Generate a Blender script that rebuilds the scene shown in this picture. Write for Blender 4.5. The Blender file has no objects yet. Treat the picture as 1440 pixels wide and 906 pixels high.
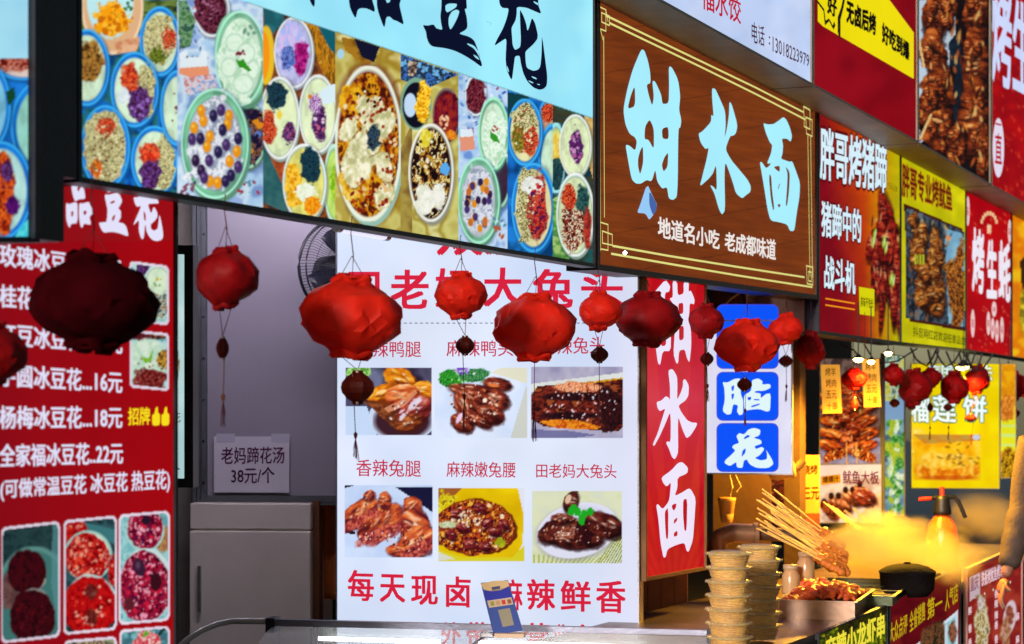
import bpy, math, random
import numpy as np
from mathutils import Vector, Matrix
rng = random.Random(7)
NR = np.random.RandomState(11)
S = bpy.context.scene
COL = S.collection
R = math.radians
# ------------------------------------------------------------------ camera, sky, lamp, exposure
FPX, CXP, HYP, EYE = 2800.0, 720.0, 570.0, 1.6      # focal length, centre column and horizon row of the photograph
cam = bpy.data.objects.new('camera', bpy.data.cameras.new('camera')); COL.objects.link(cam)
cam.location = (0, 0, EYE); cam.rotation_euler = (R(90), 0, 0)
cam.data.sensor_width = 36; cam.data.lens = FPX / 1440 * 36
cam.data.shift_y = (HYP - 453) / 1440
cam.data.clip_start = .1; cam.data.clip_end = 300
cam.data.dof.use_dof = True; cam.data.dof.focus_distance = 7.2; cam.data.dof.aperture_fstop = 4.0
S.camera = cam
w = bpy.data.worlds.new('World'); S.world = w; w.use_nodes = True
nt = w.node_tree; bg = nt.nodes['Background']
sky = nt.nodes.new('ShaderNodeTexSky'); sky.sky_type = 'NISHITA'; sky.sun_disc = False
SUN_EL, SUN_AZ = 13, 203
sky.sun_elevation = R(SUN_EL); sky.sun_rotation = R(SUN_AZ)
nt.links.new(sky.outputs[0], bg.inputs[0]); bg.inputs[1].default_value = 0.05
sl = bpy.data.lights.new('street_glow', 'SUN'); sl.energy = 3.2; sl.angle = R(7); sl.color = (1, .93, .86)
so = bpy.data.objects.new('street_glow', sl); COL.objects.link(so)
_d = Vector((math.sin(R(SUN_AZ)) * math.cos(R(SUN_EL)), math.cos(R(SUN_AZ)) * math.cos(R(SUN_EL)), math.sin(R(SUN_EL))))
so.rotation_euler = _d.to_track_quat('Z', 'Y').to_euler(); so.location = (0, -5, 12)
S.view_settings.view_transform = 'Standard'; S.view_settings.look = 'None'
S.view_settings.exposure = 0; S.view_settings.gamma = 1
S.cycles.use_denoising = True
S.cycles.max_bounces = 8; S.cycles.volume_bounces = 2; S.cycles.transparent_max_bounces = 12
S.cycles.volume_step_rate = 1.0; S.cycles.sample_clamp_indirect = 4

# ------------------------------------------------------------------ helpers
def lin(c):
    o = []
    for v in c[:3]:
        v = v / 255
        o.append(v / 12.92 if v <= .04045 else ((v + .055) / 1.055) ** 2.4)
    return tuple(o) + (1,)
def tag(o, label=None, cat=None, group=None, kind=None):
    if label: o['label'] = label
    if cat: o['category'] = cat
    if group: o['group'] = group
    if kind: o['kind'] = kind
    return o
def empty(name, loc=(0, 0, 0), label=None, cat=None, group=None, kind=None):
    o = bpy.data.objects.new(name, None); COL.objects.link(o); o.location = loc; o.empty_display_size = .1
    return tag(o, label, cat, group, kind)
_m = {}
def mat(name, c, rough=.6, metal=0, var=.25, sc=6, bump=.15, emit=0, ecol=None, spec=.5, alpha=None):
    if name in _m: return _m[name]
    m = bpy.data.materials.new(name); m.use_nodes = True; n = m.node_tree; b = n.nodes['Principled BSDF']; _m[name] = m
    tc = n.nodes.new('ShaderNodeTexCoord'); no = n.nodes.new('ShaderNodeTexNoise')
    no.inputs['Scale'].default_value = sc; no.inputs['Detail'].default_value = 6; no.inputs['Roughness'].default_value = .65
    n.links.new(tc.outputs['Object'], no.inputs['Vector'])
    cr = n.nodes.new('ShaderNodeValToRGB'); cl = lin(c)
    cr.color_ramp.elements[0].position = .3; cr.color_ramp.elements[1].position = .7
    cr.color_ramp.elements[0].color = tuple(v * (1 - var) for v in cl[:3]) + (1,)
    cr.color_ramp.elements[1].color = tuple(min(1, v * (1 + var)) for v in cl[:3]) + (1,)
    n.links.new(no.outputs[0], cr.inputs[0]); n.links.new(cr.outputs[0], b.inputs['Base Color'])
    b.inputs['Roughness'].default_value = rough; b.inputs['Metallic'].default_value = metal
    b.inputs['Specular IOR Level'].default_value = spec
    if bump:
        n2 = n.nodes.new('ShaderNodeTexNoise'); n2.inputs['Scale'].default_value = sc * 7; n2.inputs['Detail'].default_value = 4
        n.links.new(tc.outputs['Object'], n2.inputs['Vector'])
        bp = n.nodes.new('ShaderNodeBump'); bp.inputs['Strength'].default_value = bump; bp.inputs['Distance'].default_value = .01
        n.links.new(n2.outputs[0], bp.inputs['Height']); n.links.new(bp.outputs[0], b.inputs['Normal'])
    if emit:
        b.inputs['Emission Color'].default_value = lin(ecol or c); b.inputs['Emission Strength'].default_value = emit
    if alpha is not None: b.inputs['Alpha'].default_value = alpha
    return m
def printmat(name, k=1.0, base=.25, rough=.75, noise=.08):
    """printed film: the print's own colours come from the mesh's colour attribute; k = how strongly the print glows"""
    if name in _m: return _m[name]
    m = bpy.data.materials.new(name); m.use_nodes = True; n = m.node_tree; b = n.nodes['Principled BSDF']; _m[name] = m
    at = n.nodes.new('ShaderNodeAttribute'); at.attribute_name = 'Col'
    mx = n.nodes.new('ShaderNodeMix'); mx.data_type = 'RGBA'; mx.blend_type = 'MULTIPLY'; mx.inputs[0].default_value = 1
    mx.inputs[7].default_value = (base, base, base, 1); n.links.new(at.outputs['Color'], mx.inputs[6])
    n.links.new(mx.outputs[2], b.inputs['Base Color']); b.inputs['Roughness'].default_value = rough
    b.inputs['Specular IOR Level'].default_value = .04
    tc = n.nodes.new('ShaderNodeTexCoord'); no = n.nodes.new('ShaderNodeTexNoise'); no.inputs['Scale'].default_value = 2.2
    n.links.new(tc.outputs['Object'], no.inputs['Vector'])
    mr = n.nodes.new('ShaderNodeMapRange'); mr.inputs[1].default_value = .3; mr.inputs[2].default_value = .7
    mr.inputs[3].default_value = k * (1 - noise); mr.inputs[4].default_value = k * (1 + noise)
    n.links.new(no.outputs[0], mr.inputs[0])
    if k > 0:
        n.links.new(at.outputs['Color'], b.inputs['Emission Color']); n.links.new(mr.outputs[0], b.inputs['Emission Strength'])
    return m
def glow(name, c, k=1.0):
    return mat(name, c, rough=.4, var=.02, bump=0, emit=k, ecol=c, spec=.2)

class Plane:
    """a vertical plane in the place; s runs along it, z up, o towards the street"""
    def __init__(self, x, y, ang):      # ang: degrees of the plane's direction from +X
        self.p = Vector((x, y, 0)); self.d = Vector((math.cos(R(ang)), math.sin(R(ang)), 0))
        self.n = Vector((self.d.y, -self.d.x, 0))
    def s(self, px, o=0):
        a = (px - CXP) / FPX; q = self.p + self.n * o
        return (a * q.y - q.x) / (self.d.x - a * self.d.y)
    def depth(self, px, o=0): return (self.p + self.n * o + self.d * self.s(px, o)).y
    def z(self, px, py, o=0): return EYE + (HYP - py) * self.depth(px, o) / FPX
    def W(self, s, z, o=0):
        v = self.p + self.d * s + self.n * o; return (v.x, v.y, z)
    def sz(self, px, py, o=0): return (self.s(px, o), self.z(px, py, o))
def at(px, py, Y): return Vector(((px - CXP) / FPX * Y, Y, EYE + (HYP - py) * Y / FPX))
FY = 8935.0
FAC = Plane((836 - CXP) / FPX * 7.3, 7.3, 90 - 25.57)          # the fascia line of the stalls
def facdepth(px): return FAC.depth(px)

class MB:
    def __init__(self): self.v = []; self.f = []; self.c = []; self.hasc = False; self.sm = []
    def add(self, vs, fs, col=None, smooth=False):
        b = len(self.v); self.v += [tuple(q) for q in vs]; self.f += [tuple(i + b for i in f) for f in fs]
        self.sm += [smooth] * len(fs)
        if col is not None: self.hasc = True
        self.c += [lin(col) if col is not None else (1, 1, 1, 1)] * len(vs)
        return self
    def hex(self, q, col=None):     # 8 corners: 4 front (ccw), 4 back
        return self.add(q, [(0, 1, 2, 3), (7, 6, 5, 4), (0, 4, 5, 1), (1, 5, 6, 2), (2, 6, 7, 3), (3, 7, 4, 0)], col)
    def box(self, x0, x1, y0, y1, z0, z1, col=None, M=None):
        q = [(x0, y0, z0), (x1, y0, z0), (x1, y0, z1), (x0, y0, z1), (x0, y1, z0), (x1, y1, z0), (x1, y1, z1), (x0, y1, z1)]
        if M: q = [tuple(M @ Vector(p)) for p in q]
        return self.hex(q, col)
    def pbox(self, P, s0, s1, z0, z1, o0, o1, col=None):
        """box on a plane: o1 is the street side; z0/z1 may be (left, right) pairs"""
        za = z0 if isinstance(z0, tuple) else (z0, z0); zb = z1 if isinstance(z1, tuple) else (z1, z1)
        q = []
        for o in (o1, o0): q += [P.W(s0, za[0], o), P.W(s1, za[1], o), P.W(s1, zb[1], o), P.W(s0, zb[0], o)]
        return self.hex(q, col)
    def tube(self, pts, r, n=6, col=None, r2=None, cap=True, smooth=True):
        pts = [Vector(p) for p in pts]; m = len(pts); vs = []; fs = []
        for i, p in enumerate(pts):
            t = (pts[min(i + 1, m - 1)] - pts[max(i - 1, 0)]).normalized()
            a = t.cross(Vector((0, 0, 1)));
            if a.length < .05: a = t.cross(Vector((1, 0, 0)))
            a.normalize(); b = t.cross(a); rr = r if r2 is None else r + (r2 - r) * i / max(1, m - 1)
            for k in range(n):
                an = 2 * math.pi * k / n; vs.append(p + a * math.cos(an) * rr + b * math.sin(an) * rr)
        for i in range(m - 1):
            for k in range(n): fs.append((i * n + k, i * n + (k + 1) % n, (i + 1) * n + (k + 1) % n, (i + 1) * n + k))
        self.add(vs, fs, col, smooth)
        if cap: self.add(vs[:n], [tuple(range(n))][::-1], col); self.add(vs[-n:], [tuple(range(n))], col)
        return self
    def lathe(self, prof, n=20, c=(0, 0, 0), col=None, smooth=True, M=None, fn=None):
        vs = []; fs = []
        for j, (r, z) in enumerate(prof):
            for k in range(n):
                an = 2 * math.pi * k / n; rr = r
                if fn: rr, zz = fn(r, z, an, j, k)
                else: zz = z
                p = Vector((rr * math.cos(an), rr * math.sin(an), zz))
                if M: p = M @ p
                vs.append(p + Vector(c))
        for j in range(len(prof) - 1):
            for k in range(n): fs.append((j * n + k, j * n + (k + 1) % n, (j + 1) * n + (k + 1) % n, (j + 1) * n + k))
        return self.add(vs, fs, col, smooth)
    def build(self, name, m, parent=None, bevel=0):
        me = bpy.data.meshes.new(name)
        me.from_pydata(self.v, [], self.f); me.update()
        if self.hasc:
            a = me.color_attributes.new('Col', 'FLOAT_COLOR', 'POINT'); a.data.foreach_set('color', np.array(self.c, dtype=np.float32).ravel())
        me.polygons.foreach_set('use_smooth', self.sm)
        me.materials.append(m)
        o = bpy.data.objects.new(name, me); COL.objects.link(o)
        if parent:
            o.parent = parent; o.matrix_parent_inverse = Matrix.Translation(-Vector(parent.location)) if parent.rotation_euler[2] == 0 and parent.rotation_euler[0] == 0 else Matrix()
        if bevel:
            b = o.modifiers.new('b', 'BEVEL'); b.width = bevel; b.segments = 2; b.limit_method = 'ANGLE'
        return o

def chaikin(p, k=1, t=.2):
    for _ in range(k):
        q = []
        for i in range(len(p)):
            a, b = p[i], p[(i + 1) % len(p)]
            q += [(a[0] + (b[0] - a[0]) * t, a[1] + (b[1] - a[1]) * t), (a[0] + (b[0] - a[0]) * (1 - t), a[1] + (b[1] - a[1]) * (1 - t))]
        p = q
    return p
def fillshape(splines):
    """flat filled outline with holes -> (verts2d, faces)"""
    c = bpy.data.curves.new('t', 'CURVE'); c.dimensions = '2D'; c.fill_mode = 'FRONT'
    for p in splines:
        sp = c.splines.new('POLY'); sp.points.add(len(p) - 1)
        for i, (x, y) in enumerate(p): sp.points[i].co = (x, y, 0, 1)
        sp.use_cyclic_u = True
    return c2m(c)
def c2m(c):
    o = bpy.data.objects.new('t', c); COL.objects.link(o); dg = bpy.context.evaluated_depsgraph_get()
    e = o.evaluated_get(dg); m = e.to_mesh()
    v = [(q.co.x, q.co.y) for q in m.vertices]; f = [tuple(p.vertices) for p in m.polygons]
    e.to_mesh_clear(); bpy.data.objects.remove(o); bpy.data.curves.remove(c)
    return v, f
def glyph(mb, P, shapes, tf, col, o=.004, k=1, t=.18):
    """shapes: list of [outer, hole, hole...] in zoomed coordinates; tf=(x0,y0,scale)"""
    x0, y0, sc = tf; A = 100
    for sh in shapes:
        sp = []
        for p in sh:
            q = chaikin([(x0 + a / sc, y0 + b / sc) for a, b in p], k, t)
            sp.append([(P.s(a, o) * A, P.z(a, b, o) * A) for a, b in q])
        v, f = fillshape(sp)
        mb.add([P.W(a / A, b / A, o) for a, b in v], f, col)
_tc = {}
def text(mb, P, body, x0, x1, y0, y1, h0, h1=None, col=(255, 255, 255), bold=.03, o=.004, ol=None, olw=.06, shear=0):
    """one line of lettering fitted between columns x0..x1; y0,y1 its middle at both ends, h its height there"""
    h1 = h0 if h1 is None else h1
    if body not in _tc:
        c = bpy.data.curves.new('t', 'FONT'); c.body = body; c.resolution_u = 2; _tc[body] = c2m(c)
    v, f = _tc[body]; xs = [q[0] for q in v]; ys = [q[1] for q in v]; ax, bx, ay, by = min(xs), max(xs), min(ys), max(ys)
    n = max(1, len(body)); s0, s1 = P.s(x0, o), P.s(x1, o)
    zb = (P.z(x0, y0 + h0 / 2, o), P.z(x1, y1 + h1 / 2, o)); zt = (P.z(x0, y0 - h0 / 2, o), P.z(x1, y1 - h1 / 2, o))
    for cc, bo, oo in ([(ol, bold + olw, o - .0015)] if ol else []) + [(col, bold, o)]:
        k = bo * .8; offs = [(0, 0)] if k < .006 else [(k, k * .6), (-k, k * .6), (k, -k * .6), (-k, -k * .6)] + ([(0, 0), (k * 1.1, 0), (-k * 1.1, 0), (0, k), (0, -k)] if k > .03 else [])
        for j, (dx, dy) in enumerate(offs):
            out = []
            for a, b in v:
                u = (a + dx - ax) / (bx - ax); t = (b + dy - ay) / (by - ay)
                u = .5 + (u - .5) * (1 - 1.6 * bold / (bx - ax)); t = .5 + (t - .5) * (1 - 1.2 * bold / (by - ay))
                lo = zb[0] + (zb[1] - zb[0]) * u; hi = zt[0] + (zt[1] - zt[0]) * u
                out.append(P.W(s0 + (s1 - s0) * u, lo + (hi - lo) * t, oo + j * .00012))
            mb.add(out, f, cc)
def poly(mb, P, pts, col, o=.003, holes=()):
    A = 100
    v, f = fillshape([[(P.s(a, o) * A, P.z(a, b, o) * A) for a, b in p] for p in [pts] + list(holes)])
    mb.add([P.W(a / A, b / A, o) for a, b in v], f, col)
def pline(mb, P, pts, wd, col, o=.003, d=.004):
    """a raised strip following photo points on a plane"""
    q = [P.sz(a, b, o) for a, b in pts]; ww = wd * P.depth(pts[0][0]) / FPX / 2
    for (a, b), (c, d2) in zip(q, q[1:]):
        t = Vector((c - a, d2 - b)); L = t.length or 1; t /= L; nn = Vector((-t.y, t.x)) * ww; e = t * ww
        k = [(a - e.x - nn.x, b - e.y - nn.y), (c + e.x - nn.x, d2 + e.y - nn.y), (c + e.x + nn.x, d2 + e.y + nn.y), (a - e.x + nn.x, b - e.y + nn.y)]
        mb.add([P.W(x, y, o) for x, y in k], [(0, 1, 2, 3)], col)
        o += .00012
def rrect(x0, y0, x1, y1, r, n=4, dy=0):
    p = []
    for cx, cy, a0 in ((x1 - r, y1 - r, 0), (x0 + r, y1 - r, 90), (x0 + r, y0 + r, 180), (x1 - r, y0 + r, 270)):
        for k in range(n + 1):
            a = R(a0 + 90 * k / n); x = cx + r * math.cos(a); p.append((x, cy + r * math.sin(a) + dy * (x - x0) / (x1 - x0)))
    return p
# ------------------------------------------------------------------ printed pictures: colours per mesh point
def _h(ix, iy, sd):
    with np.errstate(over='ignore'):
        h = (ix.astype(np.uint32) * np.uint32(374761393) + iy.astype(np.uint32) * np.uint32(668265263) + np.uint32(sd * 1442695) )
        h = (h ^ (h >> np.uint32(13))) * np.uint32(1274126177); h = h ^ (h >> np.uint32(16))
    return (h & np.uint32(0xffff)).astype(np.float64) / 65535
def vn(x, y, sd=0):
    ix = np.floor(x).astype(np.int64); iy = np.floor(y).astype(np.int64); fx = x - ix; fy = y - iy
    ix = ix + 5000; iy = iy + 5000
    fx = fx * fx * (3 - 2 * fx); fy = fy * fy * (3 - 2 * fy)
    a = _h(ix, iy, sd); b = _h(ix + 1, iy, sd); c = _h(ix, iy + 1, sd); d = _h(ix + 1, iy + 1, sd)
    return (a * (1 - fx) + b * fx) * (1 - fy) + (c * (1 - fx) + d * fx) * fy
def fbm(x, y, sd=0, k=3):
    t = 0; a = .5; s = 0
    for i in range(k): t = t + a * vn(x * 2 ** i, y * 2 ** i, sd + i); s += a; a *= .6
    return t / s
class Paint:
    def __init__(self, X, Y, bgc, yfn=None):
        self.X = X; self.Y = Y; self.C = np.empty((X.size, 3)); self.C[:] = bgc; self.clipm = None; self.sd = 1
    def clip(self, x0=None, x1=None, fn=None):
        if x0 is None and fn is None: self.clipm = None; return
        m = np.ones(self.X.size, bool)
        if x0 is not None: m &= (self.X >= x0) & (self.X < x1)
        if fn is not None: m &= fn(self.X, self.Y)
        self.clipm = m
    def idx(self, cx, cy, rx, ry):
        m = (np.abs(self.X - cx) < rx) & (np.abs(self.Y - cy) < ry)
        if self.clipm is not None: m &= self.clipm
        return np.nonzero(m)[0]
    def put(self, i, a, col):
        a = a[:, None]; self.C[i] = self.C[i] * (1 - a) + np.asarray(col, float) * a
    def mask(self, cx, cy, rx, ry, rot=0, soft=1.2, wob=0, ws=None):
        Rr = max(rx, ry) * (1 + wob) + 2; i = self.idx(cx, cy, Rr, Rr)
        dx = self.X[i] - cx; dy = self.Y[i] - cy
        if rot:
            c, s = math.cos(R(rot)), math.sin(R(rot)); dx, dy = dx * c + dy * s, -dx * s + dy * c
        q = np.sqrt((dx / rx) ** 2 + (dy / ry) ** 2)
        if wob:
            ws = ws or max(rx, ry) * .4; q = q * (1 + wob * 2 * (fbm(self.X[i] / ws, self.Y[i] / ws, self.sd) - .5)); self.sd += 7
        return i, np.clip((1 - q) * min(rx, ry) / soft + .5, 0, 1)
    def ell(self, cx, cy, rx, ry, col, rot=0, a=1, **k):
        i, m = self.mask(cx, cy, rx, ry, rot, **k)
        if i.size: self.put(i, m * a, col)
    def ring(self, cx, cy, rx, ry, wd, col, rot=0, a=1):
        i, m = self.mask(cx, cy, rx, ry, rot); i2, m2 = self.mask(cx, cy, rx, ry, rot)
        dx = self.X[i] - cx; dy = self.Y[i] - cy
        q = np.sqrt((dx / rx) ** 2 + (dy / ry) ** 2); d = np.abs(1 - q) * min(rx, ry)
        if i.size: self.put(i, np.clip(1.3 - d / wd, 0, 1) * a, col)
    def pal(self, i, cols, sx, sy, con=2.2, k=3):
        n = fbm(self.X[i] / sx, self.Y[i] / sy, self.sd, k); self.sd += 7
        n = np.clip((n - .5) * con + .5, 0, 1) * (len(cols) - 1); c = np.asarray(cols, float)
        j = np.minimum(n.astype(int), len(cols) - 2); f = (n - j)[:, None]; f = f * f * (3 - 2 * f)
        return c[j] * (1 - f) + c[j + 1] * f
    def food(self, cx, cy, rx, ry, cols, sc=4, rot=0, wob=.38, ar=.7, con=2.6, a=1, soft=2):
        if rx < 45: rx *= 1.12; ry *= 1.12
        i, m = self.mask(cx, cy, rx, ry, rot, wob=wob, soft=soft)
        if i.size: self.put(i, m * a, self.pal(i, cols, sc * ar, sc, con))
    def meat(self, cx, cy, rx, ry, rot=0, pal=None, wob=.22, n=5, a=1, up=(-.4, -.9)):
        """one glossy piece of meat in a printed food photo"""
        pal = pal or [(46, 14, 12), (104, 32, 20), (156, 62, 32), (206, 108, 58), (250, 214, 186)]
        self.ell(cx + 1.2, cy + 2.2, rx * 1.03, ry * 1.08, pal[0], rot=rot, wob=wob, a=.75, soft=3); self.sd -= 7
        i, m = self.mask(cx, cy, rx, ry, rot, wob=wob, soft=1.6)
        if not i.size: return
        dx = (self.X[i] - cx); dy = (self.Y[i] - cy); c, s = math.cos(R(rot)), math.sin(R(rot)); u = (dx * c + dy * s) / rx; v = (-dx * s + dy * c) / ry
        r = min(rx, ry); n1 = fbm((dx * c + dy * s) / (r * 1.1) + self.sd, (-dx * s + dy * c) / (r * .42), self.sd, 3); self.sd += 7
        lit = .52 - .28 * (dx / rx * -up[0] * -1 * -1 + dy / max(ry, r) * .8) - .25 * (u * u + v * v) + (n1 - .5) * 1.5
        lit = np.clip(lit, 0, .999) * (len(pal) - 1.35); cc = np.asarray(pal, float); j = np.minimum(lit.astype(int), len(pal) - 2); f = (lit - j)[:, None]
        self.put(i, m * a, cc[j] * (1 - f) + cc[j + 1] * f)
        for _ in range(n):
            q = rng.uniform(-.6, .5); w_ = rng.uniform(-.5, .15); px = cx + q * rx * c - w_ * ry * s; py = cy + q * rx * s + w_ * ry * c
            self.ell(px, py, r * rng.uniform(.12, .34), r * rng.uniform(.04, .1), pal[-1], rot=rot + rng.uniform(-25, 25), wob=.4, a=rng.uniform(.5, .95), soft=1.3)
            self.ell(px + rng.uniform(-2, 2), py + r * .3, r * rng.uniform(.2, .5), r * .07, pal[0], rot=rot + rng.uniform(-20, 20), a=.6, soft=2)
    def area(self, cols, sc=20, ar=1, con=2, x=None, a=1):
        i = np.nonzero(self.clipm)[0] if self.clipm is not None else np.arange(self.X.size)
        if i.size: self.put(i, np.full(i.size, float(a)), self.pal(i, cols, sc * ar, sc, con))
    def poly(self, pts, col, a=1, sc=None, ar=1, con=2.2):
        p = np.array(pts, float); cx, cy = (p.min(0) + p.max(0)) / 2; hx, hy = (p.max(0) - p.min(0)) / 2 + 1
        i = self.idx(cx, cy, hx, hy); x = self.X[i]; y = self.Y[i]; ins = np.zeros(i.size, bool)
        for (x0, y0), (x1, y1) in zip(p, np.roll(p, -1, 0)):
            if y0 == y1: continue
            ins ^= ((y0 > y) != (y1 > y)) & (x < (x1 - x0) * (y - y0) / (y1 - y0) + x0)
        i = i[ins]
        if i.size: self.put(i, np.full(i.size, float(a)), self.pal(i, col, sc * ar, sc, con) if sc else col)
    def spk(self, cx, cy, rx, ry, n, r, cols, asp=.7, a=1, rot=None):
        for _ in range(n):
            t = rng.random() * 6.283; q = math.sqrt(rng.random()); c = rng.choice(cols); rr = r * rng.uniform(.6, 1.3)
            self.ell(cx + rx * q * math.cos(t), cy + ry * q * math.sin(t), rr * asp, rr * rng.uniform(.7, 1.3), c, rot=rng.uniform(-60, 60) if rot is None else rot, a=a, soft=1)
    def bowl(self, cx, cy, rx, ry, rim=(60, 160, 245), inner=(205, 232, 200), hi=None, sh=(10, 50, 90), tk=.16, rot=0):
        self.ell(cx + 2, cy + 3, rx * 1.06, ry * 1.05, sh, a=.55, soft=5, rot=rot)
        self.ell(cx + rx * .06, cy + ry * .07, rx * 1.03, ry * 1.02, tuple(v * .72 for v in rim), rot=rot)
        self.ell(cx, cy, rx, ry, rim, rot=rot)
        self.ring(cx, cy, rx * .93, ry * .93, 1.6, tuple(v * .7 for v in rim), a=.5)
        i, m = self.mask(cx, cy, rx, ry, rot); self.put(i, m * .35, self.pal(i, [tuple(v * .55 for v in rim), rim, tuple(min(255, v * 1.25) for v in rim)], rx * .5, ry * .8))
        hi = hi or tuple(min(255, v * 1.15 + 45) for v in rim)
        self.ring(cx, cy, rx * .99, ry * .99, 1.3, hi, a=.8)
        k = 1 - tk
        self.ell(cx, cy + 1, rx * k * 1.03, ry * (1 - tk * .8) * 1.02, tuple(v * .6 for v in rim), a=.7)
        self.ell(cx, cy + 1, rx * k, ry * (1 - tk * .8), inner, soft=2)
        i, m = self.mask(cx, cy + 1, rx * k, ry * (1 - tk * .8)); self.put(i, m * .5, self.pal(i, [tuple(v * .78 for v in inner), inner, tuple(min(255, v * 1.12) for v in inner)], rx * .4, ry * .4))
def face(name, P, x0, yt0, yb0, x1, yt1, yb1, painter, parent, bgc, m, o=0.0, step=1.35, vals=None):
    """a flat printed sheet standing on a plane between two columns; painter works in the photograph's coordinates"""
    nx = max(2, int((x1 - x0) / step)); ny = max(2, int(max(yb0 - yt0, yb1 - yt1) / step))
    px = np.linspace(x0, x1, nx); ss = np.array([P.s(a, o) for a in px]); dep = np.array([P.depth(a, o) for a in px])
    u = (ss - ss[0]) / (ss[-1] - ss[0])
    zt = P.z(x0, yt0, o) * (1 - u) + P.z(x1, yt1, o) * u; zb = P.z(x0, yb0, o) * (1 - u) + P.z(x1, yb1, o) * u
    t = np.linspace(0, 1, ny)[:, None]; Z = zb[None] * (1 - t) + zt[None] * t
    PX = np.broadcast_to(px[None], Z.shape); PY = HYP - (Z - EYE) * FPX / dep[None]
    q = Paint(PX.ravel().copy(), PY.ravel().copy(), bgc)
    if painter: painter(q)
    c = np.clip(q.C, 0, 255) / 255; c = np.where(c <= .04045, c / 12.92, ((c + .055) / 1.055) ** 2.4)
    base = np.array(P.p)[None, None] + np.array(P.n)[None, None] * o + ss[None, :, None] * np.array(P.d)[None, None]
    V = np.broadcast_to(base, Z.shape + (3,)).copy(); V[..., 2] = Z
    i = np.arange(nx * ny).reshape(ny, nx); F = np.stack([i[:-1, :-1], i[:-1, 1:], i[1:, 1:], i[1:, :-1]], -1).reshape(-1, 4)
    me = bpy.data.meshes.new(name); me.vertices.add(nx * ny); me.vertices.foreach_set('co', V.astype(np.float32).ravel())
    me.loops.add(F.size); me.loops.foreach_set('vertex_index', F.astype(np.int32).ravel())
    me.polygons.add(len(F)); me.polygons.foreach_set('loop_start', (np.arange(len(F)) * 4).astype(np.int32))
    me.update(calc_edges=True)
    a = me.color_attributes.new('Col', 'FLOAT_COLOR', 'POINT')
    a.data.foreach_set('color', np.concatenate([c, np.ones((len(c), 1))], 1).astype(np.float32).ravel())
    me.materials.append(m); ob = bpy.data.objects.new(name, me); COL.objects.link(ob)
    if parent: ob.parent = parent; ob.matrix_parent_inverse = Matrix.Translation(-Vector(parent.location))
    return ob
def housing(P, x0, yt0, yb0, x1, yt1, yb1, parent, m, m2=None, o=0, th=.1, rim=.012, proud=.008, name='housing'):
    """the metal light box behind a sheet and the narrow frame round it"""
    s0, s1 = P.s(x0, o), P.s(x1, o); zt = (P.z(x0, yt0, o), P.z(x1, yt1, o)); zb = (P.z(x0, yb0, o), P.z(x1, yb1, o))
    r = rim
    MB().pbox(P, s0 - r, s1 + r, (zb[0] - r, zb[1] - r), (zt[0] + r, zt[1] + r), o - th, o - .003).build(name, m, parent)
    f = MB()
    f.pbox(P, s0 - r, s0, (zb[0] - r,) * 2, (zt[0] + r,) * 2, o - .003, o + proud)
    f.pbox(P, s1, s1 + r, (zb[1] - r,) * 2, (zt[1] + r,) * 2, o - .003, o + proud)
    f.pbox(P, s0, s1, zt, (zt[0] + r, zt[1] + r), o - .003, o + proud)
    f.pbox(P, s0, s1, (zb[0] - r, zb[1] - r), zb, o - .003, o + proud)
    f.build('frame', m2 or m, parent)
def sign(name, P, q, label, cat, painter, bgc, pm, hm, group=None, o=0, th=.1, rim=.012, step=1.35, fm=None, fname='printed_face'):
    x0, yt0, yb0, x1, yt1, yb1 = q
    r = empty(name, P.W((P.s(x0, o) + P.s(x1, o)) / 2, min(P.z(x0, yb0, o), P.z(x1, yb1, o)), o), label, cat, group)
    housing(P, *q, r, hm, fm, o, th, rim)
    face(fname, P, *q, painter, r, bgc, pm, o, step)
    return r
# ------------------------------------------------------------------ materials
M_black = mat('black_powder_coated_metal', (18, 20, 28), .45, .3, .3, 8, .1)
M_dark = mat('dark_painted_steel', (40, 40, 46), .5, .4, .3, 9, .1)
M_alu = mat('brushed_aluminium', (150, 150, 158), .38, .8, .2, 14, .1)
M_grey = mat('grey_painted_metal', (92, 95, 100), .5, .3, .2, 5, .1)
M_wall = mat('stained_stall_wall', (74, 52, 44), .8, 0, .35, 2.5, .3)
M_ltx = glow('lit_lettering', (255, 255, 255))
P_lit = printmat('backlit_film', .97, .03)
P_dim = printmat('soft_glow_film', .85, .25)  # posters without a box glow too, in place of light falling on them
P_txt = printmat('lettering_ink', 1.0, .04, noise=.03)
P_paper = printmat('unlit_print', .0, 1.0, .7)
M_soff = mat('grey_tan_soffit', (140, 122, 106), .5, .2, .3, 3, .1)
# ------------------------------------------------------------------ the setting: ground, stall row shell
def struct(name, mb, m): o = mb.build(name, m); o['kind'] = 'structure'; return o
M_asph = mat('wet_dark_asphalt', (46, 46, 48), .45, 0, .35, 3, .4)
M_tile = mat('stall_floor_concrete', (70, 66, 62), .7, 0, .3, 2, .3)
M_shell = mat('dark_stall_lining', (58, 46, 44), .8, 0, .4, 2, .3)
M_ceil = mat('sooty_ceiling', (30, 26, 26), .9, 0, .4, 2, .2)
struct('ground', MB().add([(-60, -30, 0), (60, -30, 0), (60, 90, 0), (-60, 90, 0)], [(0, 1, 2, 3)]), M_asph)
struct('stall_floor', MB().pbox(FAC, -5, 18, 0.004, .1, -4.2, .1), M_tile)
struct('back_wall', MB().pbox(FAC, -5, 18, .1, 4.4, -4.3, -4.15), M_wall)
struct('stall_ceiling', MB().pbox(FAC, -5, 18, 3.1, 3.16, -4.15, -.34), M_ceil)
struct('stall_roof', MB().pbox(FAC, -5, 18, 4.4, 4.5, -4.3, .1), M_ceil)
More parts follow.
